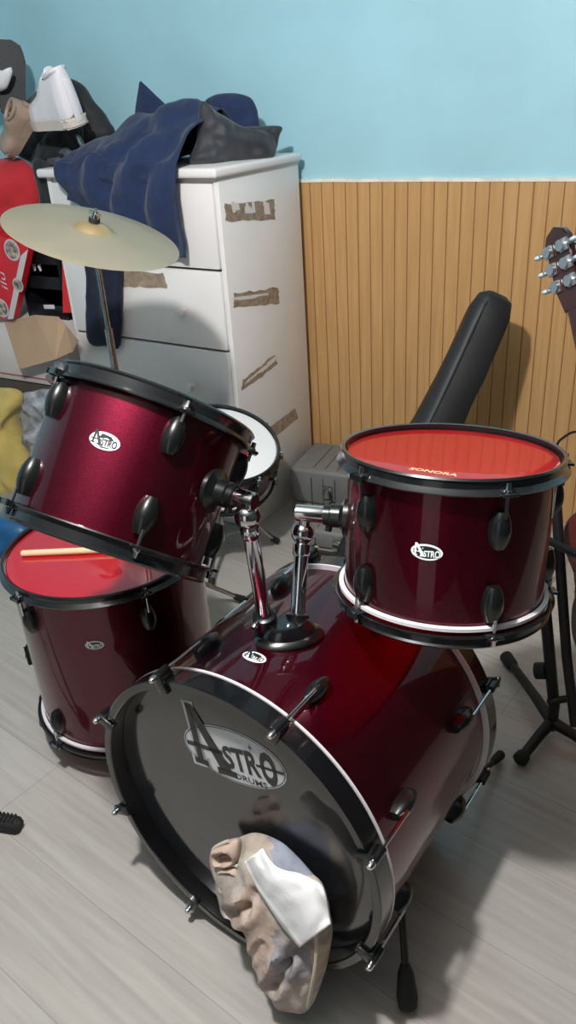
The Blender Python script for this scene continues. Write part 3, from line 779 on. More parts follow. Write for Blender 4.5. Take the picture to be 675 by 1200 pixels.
for i, tp in enumerate(tapes):
    vs = ragged(tp, .004 if i < 3 else .0015, i)
    flat = flat_obj('tape_residue', [(vs, [tuple(range(len(vs)))])], lambda b_, z: V((.0008, b_, z)), M['tape'], dres)
    flat['label'] = 'torn brown tape'
    if i < 3:
        rn = random.Random(i+20); sh = []
        a, b_, c, d_ = [V(q) for q in tp]
        for k in range(10 if i == 0 else 4):
            u = rn.uniform(.12, .9); v = rn.uniform(.05, .5) if i == 0 else rn.uniform(.25, .5)
            q = a.lerp(b_, u).lerp(d_.lerp(c, u), v); w = rn.uniform(.006, .020) if i == 0 else rn.uniform(.03, .06); h = rn.uniform(.006, .02) if i == 0 else .0045
            dd = (b_-a).normalized()
            sh.append(poly(*[tuple(q+dd*sx*w*rn.uniform(.7, 1.2)+V((0, sy*h*rn.uniform(.6, 1.2)))) for sx, sy in ((-1, -1), (1, -1), (1, 1), (-1, 1))]))
        for k, q_ in enumerate(sh): flat_obj('torn_backing', [q_], lambda b_, z: V((.0014+.0001*k, b_, z)), M['tape_white'], flat)
vs = ragged([(.47, .905), (.25, .90), (.24, .855), (.46, .845)], .003, 9)
flat_obj('tape_residue', [(vs, [tuple(range(len(vs)))])], lambda a, z: V((-a, -.0092, z)), M['tape'], dres)

# ------------------------------------------------------------------ navy hoodie over the dresser
ZT = DH+.028
hood = thing('hoodie', 'navy blue hoodie draped over the top and front of the white dresser', 'clothing', DP(.36, .1, ZT))
HI = hood.matrix_world.inverted()
def local(o_, m):
    for v in o_.data.vertices: v.co = m @ v.co
    return o_
bm = bmesh.new(); NU, NV = 120, 110; grid = []
def lerp(a, b_, t): return a+(b_-a)*t
def keys(t, ks):
    for (t0, v0), (t1, v1) in zip(ks, ks[1:]):
        if t <= t1:
            f = (t-t0)/(t1-t0); f = f*f*(3-2*f); return lerp(v0, v1, f)
    return ks[-1][1]
for j in range(NV+1):
    v = j/NV; row = []
    for i in range(NU+1):
        u = i/NU
        ridge = keys(u, [(0, .05), (.2, .085), (.5, .14), (.8, .165), (1, .15)])
        zend = keys(u, [(0, 1.125), (.10, 1.10), (.2, 1.02), (.45, .98), (1, .965)])
        aL = keys(v, [(0, .66), (.35, .66), (.62, .60), (1, .50)]); aR = keys(v, [(0, .12), (.35, .115), (.62, .105), (1, .11)])
        aL += .10*max(0, 1-u*5)*max(0, v-.6)*2.2
        a = lerp(aL, aR, u)
        if v < .35:
            t = v/.35; b_ = lerp(.33, .17, t); z = ZT+.004+ridge*math.sin(PI/2*t)**.8
        elif v < .62:
            t = (v-.35)/.27; b_ = lerp(.17, -.042, t); z = lerp(ZT+.006+ridge, ZT+.024, t**1.5)
        else:
            t = (v-.62)/.38; b_ = -.042-.024*math.sin(PI*min(1, t*1.2))-.006*t; z = lerp(ZT+.024, zend, t)
        f1 = math.sin(u*17 + 3.2*v + 1.6*noise.noise(V((u*3, v*3, 1)))); f2 = noise.fractal(V((u*6, v*5, 3)), 1, 2, 3)
        cr = -abs(math.sin(u*8.5 + 2.2*v+.6))**.5
        d_floor = -.010 if v < .70 else -.03; amp = .010*min(1, v*3)
        d = amp*f1*.6 + .010*f2 + .010*cr*max(0, v-.3)
        for (u0, v0, u1, v1, wd, dp) in ((1.0, .42, .62, .54, .055, .016), (.62, .54, .40, .70, .055, .024), (.40, .70, .30, .96, .055, .026), (.90, .56, .72, .70, .05, .016), (.72, .70, .60, 1.0, .05, .024), (.60, .44, .24, .60, .07, .010), (.95, .80, .90, 1.0, .05, .008)):
            ex, ey = u1-u0, v1-v0; tt = max(0, min(1, ((u-u0)*ex+(v-v0)*ey)/(ex*ex+ey*ey))); rr_ = math.hypot(u-u0-ex*tt, v-v0-ey*tt)/wd
            d -= dp*(math.exp(-rr_*rr_) - .35*math.exp(-((rr_-2.2)/1.3)**2))
        d = max(d, d_floor)
        nrm_b = -1 if v > .5 else -.35; nrm_z = .25 if v > .62 else 1
        row.append(bm.verts.new(HI @ DP(a, b_+d*nrm_b*.9 - (.008 if v > .62 else 0), z + d*nrm_z)))
    grid.append(row)
for j in range(NV):
    for i in range(NU): bm.faces.new((grid[j][i], grid[j][i+1], grid[j+1][i+1], grid[j+1][i]))
bmesh.ops.recalc_face_normals(bm, faces=bm.faces)
o = to_obj('body', bm, M['navy'], hood, sharp=None)
o.data.shade_smooth()
md = o.modifiers.new('thick', 'SOLIDIFY'); md.thickness = .006; md.offset = -1
def dplane(b_): return (DP(0, b_, 0), uy)
local(blob_obj('hood', [(161, 150), (163, 99), (167, 97), (184, 113), (198, 128), (206, 150)], dplane(.24), .012, .012, M['navy'], hood, amp=.006, seed=3, n=48), HI)
local(blob_obj('folded_sleeve', [(232, 160), (238, 124), (250, 112), (270, 109), (288, 112), (298, 122), (304, 150), (300, 185), (240, 190)], dplane(.30), .05, .04, M['navy'], hood, amp=.02, freq=16, seed=5), HI)
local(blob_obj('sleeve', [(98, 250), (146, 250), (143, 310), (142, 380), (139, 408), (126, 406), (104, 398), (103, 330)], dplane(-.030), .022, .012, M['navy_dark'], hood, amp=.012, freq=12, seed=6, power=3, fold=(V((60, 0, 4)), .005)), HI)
# cuff of the left sleeve hanging off the edge
local(blob_obj('cuff', [(69, 206), (71, 204), (84, 191), (108, 178), (128, 196), (112, 232), (98, 238), (95, 236), (83, 222), (74, 213)], dplane(-.040), .014, .008, M['navy'], hood, amp=.007, freq=12, seed=8, power=5), HI)

# charcoal jacket
pj0, pj1 = DP(.17, .07, 0), DP(-.03, .34, 0); nj = (pj1-pj0).cross(V((0, 0, 1)))
jk = thing('jacket', 'crumpled charcoal satin jacket on the right end of the dresser top', 'clothing', DP(.08, .2, ZT))
JI = jk.matrix_world.inverted()
local(blob_obj('body', [(222, 191), (230, 165), (233, 130), (238, 118), (250, 128), (264, 137), (284, 148), (308, 153), (322, 160), (320, 184), (292, 189), (258, 191)], (pj0, nj), .05, .03, M['charcoal'], jk, amp=.035, freq=9, seed=11, fold=(V((52, -40, 12)), .008), rings=16, n=110), JI)
local(blob_obj('collar', [(286, 150), (302, 148), (329, 148), (327, 160), (321, 180), (300, 184), (290, 168)], (pj0+nj*-.02, nj), .022, .016, M['charcoal'], jk, amp=.012, freq=15, seed=12), JI)

# ------------------------------------------------------------------ pile left of the dresser
# lower dark carton and white carton with an open flap
YP = 2.13
def carton(name, label, x0, x1, y0, y1, z0, z1, m, bev=.003):
    t = thing(name, label, 'box', ((x0+x1)/2, (y0+y1)/2, z0)); bm = bmesh.new()
    box(bm, (0, 0, (z1-z0)/2), (x1-x0, y1-y0, z1-z0), bev); to_obj('body', bm, m, t); return t
XE = -2.195
c1 = carton('storage_box', 'dark brown carton at the bottom of the pile left of the dresser', -2.86, XE, YP+.01, 2.55, 0, .43, M['carton_dark'])
bm = bmesh.new(); box(bm, (0, -.211, .22), (.08, .002, .06), .002); to_obj('label_patch', bm, M['cardboard'], c1)
c2 = carton('cardboard_box', 'white carton with an open brown flap, left of the dresser', -2.88, XE, YP, 2.55, .43, .685, M['carton_white'])
C2I = c2.matrix_world.inverted()
bm = bmesh.new(); box(bm, (0, -.2105, .022), (XE+2.88, .002, .006)); box(bm, (-.2, -.2105, .15), (.26, .002, .003)); to_obj('printed_line', bm, M['red_line'], c2, smooth=False)
fl = [(5, 377), (41, 369), (68, 371), (77, 381), (91, 399), (85, 412), (65, 421), (23, 433)]
up_l = [at(x, y, YP-.006) for x, y in fl[:4]]; lo_l = [at(x, y, YP-.075) for x, y in fl[4:]]
bm = bmesh.new(); vs = [bm.verts.new(C2I @ p) for p in up_l+lo_l]; bm.faces.new(vs)
bmesh.ops.triangulate(bm, faces=bm.faces)
o = to_obj('flap', bm, M['cardboard'], c2, smooth=False); o['label'] = 'open brown cardboard flap'
md = o.modifiers.new('thick', 'SOLIDIFY'); md.thickness = .004
# black tiered organiser with small bright bits
org = thing('organiser_rack', 'black tiered plastic organiser on the white carton', 'organiser', (-2.30, 2.30, .685))
bm = bmesh.new(); ow = .20
for z in (.004, .115, .205, .315): box(bm, (0, 0, z), (ow, .26, .008), .002)
box(bm, (0, .126, .16), (ow, .008, .32)); 
for s in (-1, 1): box(bm, (s*ow/2, 0, .16), (.008, .26, .32), .002)
to_obj('frame', bm, M['black_plastic'], org)
for z in (.03, .135, .225):
    bm = bmesh.new(); box(bm, (0, -.128, z), (ow-.01, .006, .045), .002); to_obj('tray_front', bm, M['black_plastic'], org)
rn = random.Random(4)
bm = bmesh.new(); box(bm, (.02, -.1325, .045), (.055, .002, .016), .001, Matrix.Rotation(R(-4), 4, 'Y')); to_obj('price_tag', bm, M['small_white'], org)
for k in range(9):
    bm = bmesh.new(); x_, z_ = rn.uniform(-.075, .05), rn.choice((.172, .262, .268))
    tube(bm, [V((x_, -.11, z_)), V((x_+rn.uniform(-.006, .006), -.112, z_+rn.uniform(.014, .024))), V((x_+rn.uniform(-.008, .008), -.11, z_+.034))], [.004, .006, .003], 8)
    tag(to_obj('trinket', bm, M['small_white'], mtx=Matrix.Translation((-2.30, 2.30, .685))), 'tiny pale trinket in the black organiser', 'trinket', 'trinkets in the black organiser')
pts = [at(x, y, 2.135) for x, y in ((74, 296), (79, 296), (85, 366), (75, 366))]
bm = bmesh.new(); f = bm.faces.new([bm.verts.new(p) for p in pts])
o = to_obj('strap', bm, M['red_strap'], smooth=False); md = o.modifiers.new('thick', 'SOLIDIFY'); md.thickness = .006
tag(o, 'narrow red strap hanging in front of the black organiser', 'strap')
# red printed gift bag with picture roundels
xb = at(31, 293, 2.12).x
gb = thing('gift_bag', 'glossy red gift bag printed with round pictures, at the left edge', 'bag', at(10, 374, 2.12))
GI = gb.matrix_world.inverted()
q = [(-60, 255), (34, 288), (16, 373), (-75, 373)]
bm = bmesh.new(); f0 = [at(x, y, 2.098) for x, y in q]
va = [bm.verts.new(GI @ p) for p in f0]; vb = [bm.verts.new(GI @ (p+V((0, .03, 0)))) for p in f0]
bm.faces.new(va); bm.faces.new(vb[::-1])
for k in range(4): bm.faces.new((va[k], va[(k+1) % 4], vb[(k+1) % 4], vb[k]))
to_obj('body', bm, M['red_print'], gb, smooth=False)
bm = bmesh.new(); e = [at(x, y, 2.0965) for x, y in ((24, 300), (33, 292), (15.5, 374), (9, 374))]; bm.faces.new([bm.verts.new(GI @ p) for p in e]); to_obj('white_edge', bm, M['print_ring'], gb, smooth=False)
for (x, y, rr) in ((14, 293, .038), (21, 334, .026), (2, 361, .036), (-18, 325, .034)):
    c = GI @ at(x, y, 2.0955)
    for nm, k, dy, m in (('print_ring', 1, 0, M['print_ring']), ('print_picture', .82, -.001, M['print_pic'])):
        bm = bmesh.new(); vs = [bm.verts.new(c+V((rr*k*math.cos(2*PI*i/28), dy, rr*k*math.sin(2*PI*i/28)))) for i in range(28)]; bm.faces.new(vs); to_obj(nm, bm, m, gb, smooth=False)
flat_obj('script_lettering', [fit_text('ilu', -.03, .03, -.012, .012, .0, shear=.01)], lambda x, y: (GI @ at(4, 330, 2.0955))+V((-y*1.2, 0, x)), M['print_ring'], gb)
# red fleece bundle
tag(blob_obj('fleece_bundle', [(-45, 200), (0, 186), (22, 186), (38, 200), (46, 225), (44, 262), (30, 290), (0, 285), (-50, 280)], ((0, 2.24, 0), (0, 1, 0)), .10, .09, M['red_cloth'], amp=.03, freq=8, seed=21, fold=(V((30, 0, 6)), .006)), 'red fleece bundle on the pile behind the cymbal, left edge', 'clothing')
# black backpack
bp = thing('backpack', 'black backpack slumped on the pile against the blue wall', 'backpack', at(70, 235, 2.36))
BI = bp.matrix_world.inverted()
local(blob_obj('body', [(52, 240), (66, 232), (55, 205), (48, 190), (24, 178), (14, 150), (40, 110), (72, 92), (92, 97), (110, 118), (126, 142), (133, 158), (118, 190), (100, 215), (84, 262), (64, 268)], ((0, 2.42, 0), (0, 1, 0)), .10, .07, M['black_cloth'], bp, amp=.03, freq=7, seed=23, n=96, rings=16), BI)
local(blob_obj('front_pocket', [(44, 196), (46, 168), (66, 150), (92, 146), (98, 165), (92, 190), (70, 200)], ((0, 2.335, 0), (0, 1, 0)), .035, .03, M['black_cloth'], bp, amp=.012, freq=14, seed=24), BI)
local(blob_obj('faded_print', [(52, 186), (68, 176), (80, 172), (85, 184), (78, 192), (60, 194)], ((0, 2.312, 0), (0, 1, 0)), .012, .008, M['grey_patch'], bp, amp=.004, seed=25, n=36), BI)
local(blob_obj('zip_pull', [(89, 158), (94, 160), (99, 170), (97, 174), (92, 168)], ((0, 2.29, 0), (0, 1, 0)), .004, .004, M['dull_chrome'], bp, n=24), BI)
local(blob_obj('hanging_flap', [(40, 188), (56, 192), (64, 212), (66, 250), (52, 255), (46, 225)], ((0, 2.16, 0), (0, 1, 0)), .02, .02, M['black_cloth'], bp, amp=.01, freq=12, seed=26), BI)
# shoes on the pile
def shoe(name, label, heel, fwd, upv_, L, Hc, W, m_up, m_sole, m_in, laces=True):
    """a real shoe: sole, upper lofted from heel to toe, dark opening with collar and tongue"""
    z = V(upv_).normalized(); x = V(fwd); x = (x-z*x.dot(z)).normalized(); y = z.cross(x)
    t = thing(name, label, 'shoe', Matrix(((x.x, y.x, z.x, heel.x), (x.y, y.y, z.y, heel.y), (x.z, y.z, z.z, heel.z), (0, 0, 0, 1))))
    hwid = [(0, .30), (.04, .62), (.15, .78), (.35, .80), (.55, .90), (.72, 1.0), (.86, .92), (.95, .68), (1, .34)]
    hh = [(0, .97), (.06, 1.0), (.18, .93), (.30, .88), (.42, .86), (.52, .70), (.64, .52), (.78, .42), (.92, .33), (1, .20)]
    ip = lambda u, T: keys(u, T)
    st_ = .030
    bm = bmesh.new(); ol = []
    N = 26
    for k in range(N+1): u = k/N; ol.append((L*(u*1.03-.015), W/2*ip(u, hwid)*1.06))
    ol = ol+[(a, -b) for a, b in ol[::-1]]
    prism(bm, ol, st_, None, bev=.005); so = to_obj('sole', bm, m_sole, t, sharp=50)
    bm = bmesh.new(); rings = []; K = 18
    for k in range(N+1):
        u = k/N; w = W/2*ip(u, hwid); h = Hc*ip(u, hh); r_ = []
        op = u < .42 and u > .035
        for q in range(K+1):
            th = PI*q/K; cy, cz = math.cos(th), math.sin(th)
            pw_ = .55 if u < .5 else .8
            yy = math.copysign(abs(cy)**pw_, cy)*w*(1-.10*max(0, cz)**2*(u < .5)); zz_ = abs(cz)**.7*h
            r_.append(bm.verts.new((L*u, yy, st_-.004+zz_)))
        rings.append(r_)
    for k in range(N):
        for q in range(K):
            u = (k+.5)/N
            if .04 < u < .40 and 6 <= q <= 11: continue
            bm.faces.new((rings[k][q], rings[k][q+1], rings[k+1][q+1], rings[k+1][q]))
    bm.faces.new(rings[0]); bm.faces.new(rings[-1][::-1])
    o_ = to_obj('upper', bm, m_up, t, sharp=60); md_ = o_.modifiers.new('thick', 'SOLIDIFY'); md_.thickness = .006; md_.offset = -1
    sd_ = o_.modifiers.new('smooth', 'SUBSURF'); sd_.levels = 1; sd_.render_levels = 1
    bm = bmesh.new(); tube(bm, smooth_path([(L*.03, 0, Hc*.97+.022), (L*.10, W*.25, Hc*.93+.024), (L*.28, W*.25, Hc*.84+.024), (L*.40, 0, Hc*.86+.022), (L*.28, -W*.25, Hc*.84+.024), (L*.10, -W*.25, Hc*.93+.024), (L*.03, 0, Hc*.97+.022)], 6), .007, 10); to_obj('collar', bm, m_up, t)
    bm = bmesh.new(); box(bm, (L*.21, 0, .035), (L*.30, W*.42, .01), .004); to_obj('insole', bm, m_in, t)
    bm = bmesh.new(); blob(bm, [V((L*.34, -W*.2, Hc*.8)), V((L*.34, W*.2, Hc*.8)), V((L*.30, W*.16, Hc*1.12)), V((L*.30, -W*.16, Hc*1.12))], (1, 0, 0), .008, .006, n=24, rings=5); to_obj('tongue', bm, m_up, t)
    if laces:
        for k in range(4):
            u = .44+.055*k; bm = bmesh.new(); tube(bm, [(L*u, W*.26, .026+Hc*ip(u, hh)*.86), (L*u, 0, .031+Hc*ip(u, hh)), (L*u, -W*.26, .026+Hc*ip(u, hh)*.86)], .004, 8); to_obj('lace', bm, m_up, t)
    bm = bmesh.new(); box(bm, (-.002, 0, Hc*.5), (.006, W*.22, Hc*.8), .002); to_obj('heel_tab', bm, m_up, t)
    return t
shoe('sneaker', 'white leather high top sneaker standing on the black backpack', at(95, 148, 2.18), (-1, .30, .06), (-.06, -.22, 1), .27, .155, .105, M['white_leather'], M['cream_sole'], M['cream_sole'])
shoe('slipper', 'dark grey suede slip-on shoe standing upright on its heel at the top of the pile', at(17, 136, 2.32), (.0, .10, 1), (-.62, .55, 0), .235, .07, .115, M['grey_suede'], M['bag_side'], M['bag_side'], laces=False)
ws = thing('sandal', 'small white sandal poking in at the left edge of the pile', 'shoe', at(2, 104, 2.27))
WSI = ws.matrix_world.inverted()
local(blob_obj('strap', [(-22, 80), (0, 82), (6, 90), (11, 79), (14, 82), (11, 96), (4, 106), (-20, 108)], ((0, 2.27, 0), (0, 1, 0)), .03, .02, M['white_leather'], ws, n=40, amp=.004, seed=4), WSI)
shoe('leather_shoe', 'tan leather shoe lying on the pile with its toe down', at(46, 130, 2.24), at(6, 182, 2.20)-at(46, 130, 2.24), (-.25, -1, .5), .20, .07, .085, M['tan_leather'], M['tan_leather'], M['grey_suede'], laces=False)
# lower heap in front of the boxes
tag(blob_obj('cloth_bundle', [(-40, 462), (0, 455), (22, 458), (26, 472), (18, 488), (24, 520), (34, 552), (36, 580), (14, 598), (-40, 600)], ((0, 2.02, 0), (0, 1, 0)), .09, .09, M['yellow_cloth'], amp=.035, freq=8, seed=41, fold=(V((48, 0, 14)), .020), n=100, rings=16), 'mustard yellow cloth bundle on the floor at the left edge', 'clothing')
tag(blob_obj('plastic_bag', [(20, 470), (40, 458), (66, 460), (78, 490), (70, 540), (52, 580), (36, 570), (26, 530)], ((0, 2.075, 0), (0, 1, 0)), .05, .03, M['plastic_bag'], amp=.04, freq=12, seed=43, n=96, rings=16), 'crumpled grey plastic bag between the yellow bundle and the left tom', 'bag')
tag(blob_obj('carrier_bag', [(-40, 612), (0, 604), (22, 612), (34, 628), (20, 650), (-10, 668), (-40, 670)], ((0, 1.62, 0), (0, 1, 0)), .08, .07, M['blue_bag'], amp=.03, freq=10, seed=45), 'blue plastic carrier bag behind the floor tom', 'bag')

# ------------------------------------------------------------------ grey hard cases beside the dresser
def hard_case(label, c, yaw, s, ridges, latches):
    t = thing('hard_case', label, 'case', Matrix.Translation(c) @ Matrix.Rotation(yaw, 4, 'Z'))
    bm = bmesh.new(); box(bm, (0, 0, s[2]*.14), (s[0], s[1], s[2]*.27), .012, seg=4); to_obj('lower_shell', bm, M['case_grey'], t)
    bm = bmesh.new(); box(bm, (0, 0, s[2]*.64), (s[0], s[1], s[2]*.72), .014, seg=4); lid = to_obj('lid', bm, M['case_grey'], t)
    for x in ridges:
        bm = bmesh.new(); w = .004; hx, hy, hz = s[0]/2, s[1]/2+.0012, s[2]+.0005
        pth = [(-hy, s[2]*.05), (-hy, s[2]-.030), (-hy+.008, s[2]-.010), (-hy+.030, hz), (hy-.030, hz)]
        lo_ = [bm.verts.new((x-w/2, y, z)) for y, z in pth]; hi_ = [bm.verts.new((x+w/2, y, z)) for y, z in pth]
        for k in range(len(pth)-1): bm.faces.new((lo_[k], hi_[k], hi_[k+1], lo_[k+1]))
        to_obj('groove', bm, M['case_dark'], lid, smooth=False)
    for x in latches:
        bm = bmesh.new(); box(bm, (x, -s[1]/2-.006, s[2]*.60), (.034, .012, .05), .003); box(bm, (x, -s[1]/2-.013, s[2]*.66), (.026, .006, .016), .002); to_obj('latch', bm, M['dull_chrome'], t)
    bm = bmesh.new(); tube(bm, smooth_path([(-.05, -s[1]/2, s[2]*.38), (-.045, -s[1]/2-.03, s[2]*.36), (.045, -s[1]/2-.03, s[2]*.36), (.05, -s[1]/2, s[2]*.38)]), .008, 10); to_obj('handle', bm, M['black_rubber'], t)
    return t
hard_case('grey moulded hard case lying against the dresser side, behind the toms', (-1.135, 2.405, 0), .10, (.43, .25, .19), (-.13, -.085, -.04, .03, .09), (-.065, .1))
hard_case('smaller low grey case on the floor in front of the moulded case', (-1.08, 2.125, 0), .12, (.22, .17, .095), (-.05,), (.03,))

# ------------------------------------------------------------------ black gig bag leaning at the wall
tp_, bt_ = at(583, 345, 2.35), at(515, 495, 2.16)
axg = (tp_-bt_).normalized(); gz = bt_ - axg*((bt_.z-.03)/axg.z)
gbag = thing('gig_bag', 'long black gig bag leaning against the wood panelled wall', 'bag', gz)
GGI = gbag.matrix_world.inverted()
LG = (tp_-gz).length
side = axg.cross(fw).normalized(); dep = side.cross(axg).normalized()
if dep.dot(fw) > 0: dep = -dep      # dep points to the viewer
side = dep.cross(axg); side = side if side.dot(rt) > 0 else -side
bm = bmesh.new(); rings = []
rows = [(0, .105, .05), (.06, .125, .06), (.35, .115, .058), (.55, .070, .050), (.70, .062, .048), (.85, .060, .046), (.94, .060, .044), (.985, .050, .036), (1.0, .030, .02)]
for t_, hw_, hd_ in [(lerp(rows[k][0], rows[k+1][0], f), lerp(rows[k][1], rows[k+1][1], f), lerp(rows[k][2], rows[k+1][2], f)) for k in range(len(rows)-1) for f in (0, .33, .66)]+[rows[-1]]:
    c = gz + axg*LG*t_
    sec = []
    crs = [(-1, -.9), (-1, .15), (-.90, .55), (-.62, .95), (-.45, 1), (0, 1.05), (.8, 1), (1, .85), (1, -.9), (0, -1)]
    for x_, y_ in crs:
        w_ = .006*noise.noise(c*9+V((x_, y_, 0)))
        sec.append(bm.verts.new(GGI @ (c + side*(x_*hw_+w_) + dep*(y_*hd_+w_))))
    rings.append(sec)
n = len(rings[0])
for p, q in zip(rings, rings[1:]):
    for k in range(n):
        f = bm.faces.new((p[k], p[(k+1) % n], q[(k+1) % n], q[k])); f.material_index = 1 if k in (0, 1, 2, 3) else 0
bm.faces.new(rings[0][::-1]); bm.faces.new(rings[-1])
to_obj('body', bm, [M['bag_face'], M['bag_side']], gbag, sharp=45)
bm = bmesh.new(); tube(bm, [GGI @ (gz+axg*LG*t_-side*.45*w_+dep*(d_+.001)) for t_, w_, d_ in ((.10, .122, .059), (.35, .115, .058), (.55, .070, .050), (.70, .062, .048), (.85, .060, .046), (.96, .056, .041))], .003, 8); to_obj('zip', bm, M['black_rubber'], gbag)

# ------------------------------------------------------------------ guitar and its stand
gb0, gh0 = V((-.015, 1.50, .26)), V((-.378, 1.790, 1.118))
axq = (gh0-gb0).normalized(); LQ = (gh0-gb0).length
# back of the instrument faces the viewer's left; xg across, zg out of the front
zg_ = V((.58, .81, 0)); zg_ = (zg_-axq*zg_.dot(axq)).normalized(); xg = axq.cross(zg_).normalized()
GM = Matrix(((xg.x, axq.x, zg_.x, gb0.x), (xg.y, axq.y, zg_.y, gb0.y), (xg.z, axq.z, zg_.z, gb0.z), (0, 0, 0, 1)))
gt = thing('guitar', 'red brown guitar on a stand at the right edge, chrome tuners on its headstock', 'guitar', GM)
half = [(0, 0), (.09, .005), (.15, .045), (.165, .10), (.145, .165), (.112, .215), (.115, .26), (.125, .305), (.105, .355), (.05, .385), (0, .39)]
ol = [(x, y) for x, y in half]+[(-x, y) for x, y in half[-2:0:-1]]
ol = [(p.x, p.y) for p in resample([V((x, y, 0)) for x, y in ol], 80)]
bm = bmesh.new(); prism(bm, ol, .075, Matrix.Translation((0, 0, -.06)), bev=.006); to_obj('body', bm, M['guitar_side'], gt, sharp=50)
bm = bmesh.new(); prism(bm, [(x*.985, .195+(y-.195)*.985) for x, y in ol], .004, Matrix.Translation((0, 0, .0145))); to_obj('soundboard', bm, M['spruce'], gt)
bm = bmesh.new(); k = len(ol); tube(bm, [V((x*1.004, .195+(y-.195)*1.004, -.056)) for x, y in ol]+[V((ol[0][0]*1.004, .195+(ol[0][1]-.195)*1.004, -.056))], .0028, 8); to_obj('binding', bm, M['dull_chrome'], gt)
bm = bmesh.new()
HS = LQ-.165
ys = [.36, .45, .60, HS-.02, HS]
tube(bm, [(0, y, .006) for y in ys], [.028, .0255, .0235, .0215, .021], 20)
for v in bm.verts: v.co.z = .006 + (v.co.z-.006)*(.55 if v.co.z < .006 else .35)
to_obj('neck', bm, M['mahogany'], gt)
bm = bmesh.new(); prism(bm, [(-.0225, HS-.01), (.0225, HS-.01), (.034, HS+.035), (.036, HS+.14), (.026, HS+.156), (0, HS+.168), (-.026, HS+.156), (-.036, HS+.14), (-.034, HS+.035)], .017, Matrix.Translation((0, 0, -.006)), bev=.003)
hs = to_obj('headstock', bm, M['mahogany'], gt)
for s in (-1, 1):
    for k_ in range(3):
        y = HS+.048+.037*k_
        bm = bmesh.new()
        box(bm, (s*.024, y, -.0095), (.024, .026, .007), .002); tube(bm, [(s*.021, y, -.011), (s*.021, y, -.020)], .0112, 20)
        tube(bm, [(s*.026, y, -.010), (s*.046, y, -.010)], .0035, 10); tube(bm, [(s*.042, y, -.010), (s*.047, y, -.010)], .006, 12)
        tn = to_obj('tuner', bm, M['tuner_metal'], hs)
        bm = bmesh.new(); ball(bm, (s*.056, y, -.010), .0095, (1.0, .55, 1.0), 16); to_obj('tuner_button', bm, M['pearl'], tn)
        bm = bmesh.new(); tube(bm, [(s*.020, y, .010), (s*.020, y, .024)], .004, 12); to_obj('tuning_post', bm, M['chrome'], tn)
gsd = thing('guitar_stand', 'black tubular guitar stand at the right edge behind the bass drum', 'stand', (-.219, 1.52, 0))
J = V((-.219, 1.52, 0)); 
def gso(name, pts, r, m=M['black_metal'], parent=None, n=14):
    bm = bmesh.new(); tube(bm, [V(p)-J for p in pts], r, n); return to_obj(name, bm, m, parent or gsd)
pj = V((-.219, 1.52, .045))
ptop = at(632, 640, 1.54)
gso('upright', [pj+V((0, 0, -.02)), pj+V((0, .0, .05)), ptop], .0135)
q0, q1 = at(674, 850, 1.46), at(655, 640, 1.56)
gso('upright', [q0, at(664, 770, 1.50), q1, q1+V((-.02, .02, .10))], .0115)
cb0 = at(644, 822, 1.52); cb1 = at(670, 818, 1.485)
gso('crossbar', [cb0, cb1], .0085)
f1 = at_z(607, 893, .02); f2 = V((-.06, 1.47, .02)); f3 = at_z(592, 768, .02)
for fp_ in (f1, f2, f3):
    d_ = (fp_-pj); 
    l_ = gso('leg', [pj+V((0, 0, .0)), pj+d_*.35+V((0, 0, .004)), pj+d_*.9], [.0145, .0125, .0115])
    gso('rubber_foot', [pj+d_*.80, pj+d_*.84, fp_-d_.normalized()*.006, fp_], [.013, .0165, .0175, .010], M['black_rubber'], l_)
gso('yoke_arm', [ptop, ptop+V((.02, -.02, .03)), ptop+V((.10, -.06, .03)), ptop+V((.12, -.09, .06))], .009)
gso('clamp', [at(628, 786, 1.53), at(640, 786, 1.53)], .02, M['black_rubber'])
# cable on the wall side
cp = [at(652, 524, 2.1), at(660, 513, 2.1), at(676, 506, 2.08), at(700, 515, 2.05), at(715, 560, 2.0), at(710, 640, 1.95), at_z(700, 760, .004), at_z(720, 800, .004)]
bm = bmesh.new(); tube(bm, smooth_path([at_z(640, 690, .004), at(645, 560, 2.1)]+cp), .0035, 8)
tag(to_obj('cable', bm, M['black_rubber']), 'thin black cable curving behind the right tom', 'cable')

# ------------------------------------------------------------------ pillow and rag in front of the bass drum
xb_, yb_, _ = frame(axb)
Pp = V((-.457, .650, 0)); upv = V((-.02, .24, 1)).normalized(); acr = V((.9956, -.094, 0)); nP = acr.cross(upv).normalized()
pw = thing('pillow', 'stained beige and grey patchwork pillow propped against the bass drum head', 'pillow', Pp)
PWI = pw.matrix_world.inverted()
Z = lambda L: [(240+x/3.375, 940+y/3.375) for x, y in L]
po = Z([(40, 178), (120, 148), (180, 125), (225, 130), (290, 160), (350, 210), (420, 280), (470, 340), (497, 480), (490, 600), (455, 730), (415, 815), (370, 825), (318, 800), (285, 740), (240, 650), (205, 570), (185, 470), (130, 405), (80, 388), (62, 330), (52, 262), (36, 220)])
sgn = 1 if nP.dot(EYE-Pp) > 0 else -1
zp = lambda x, y: on_plane(240+x/3.375, 940+y/3.375, Pp, nP)
CRS = [(zp(325, 665), zp(380, 575), .010, .016), (zp(380, 575), zp(440, 500), .010, .016), (zp(205, 600), zp(300, 478), .006, .005), (zp(290, 745), zp(345, 640), .012, .006),
       (zp(150, 390), zp(235, 350), .010, .014), (zp(235, 350), zp(270, 300), .010, .010), (zp(430, 610), zp(470, 500), .008, .008), (zp(360, 800), zp(400, 640), .014, .006)]
local(blob_obj('body', po, (Pp, nP), .050, .028, M['pillow'], pw, amp=.008, freq=9, seed=51, n=160, rings=30, power=2.2, creases=CRS), PWI)
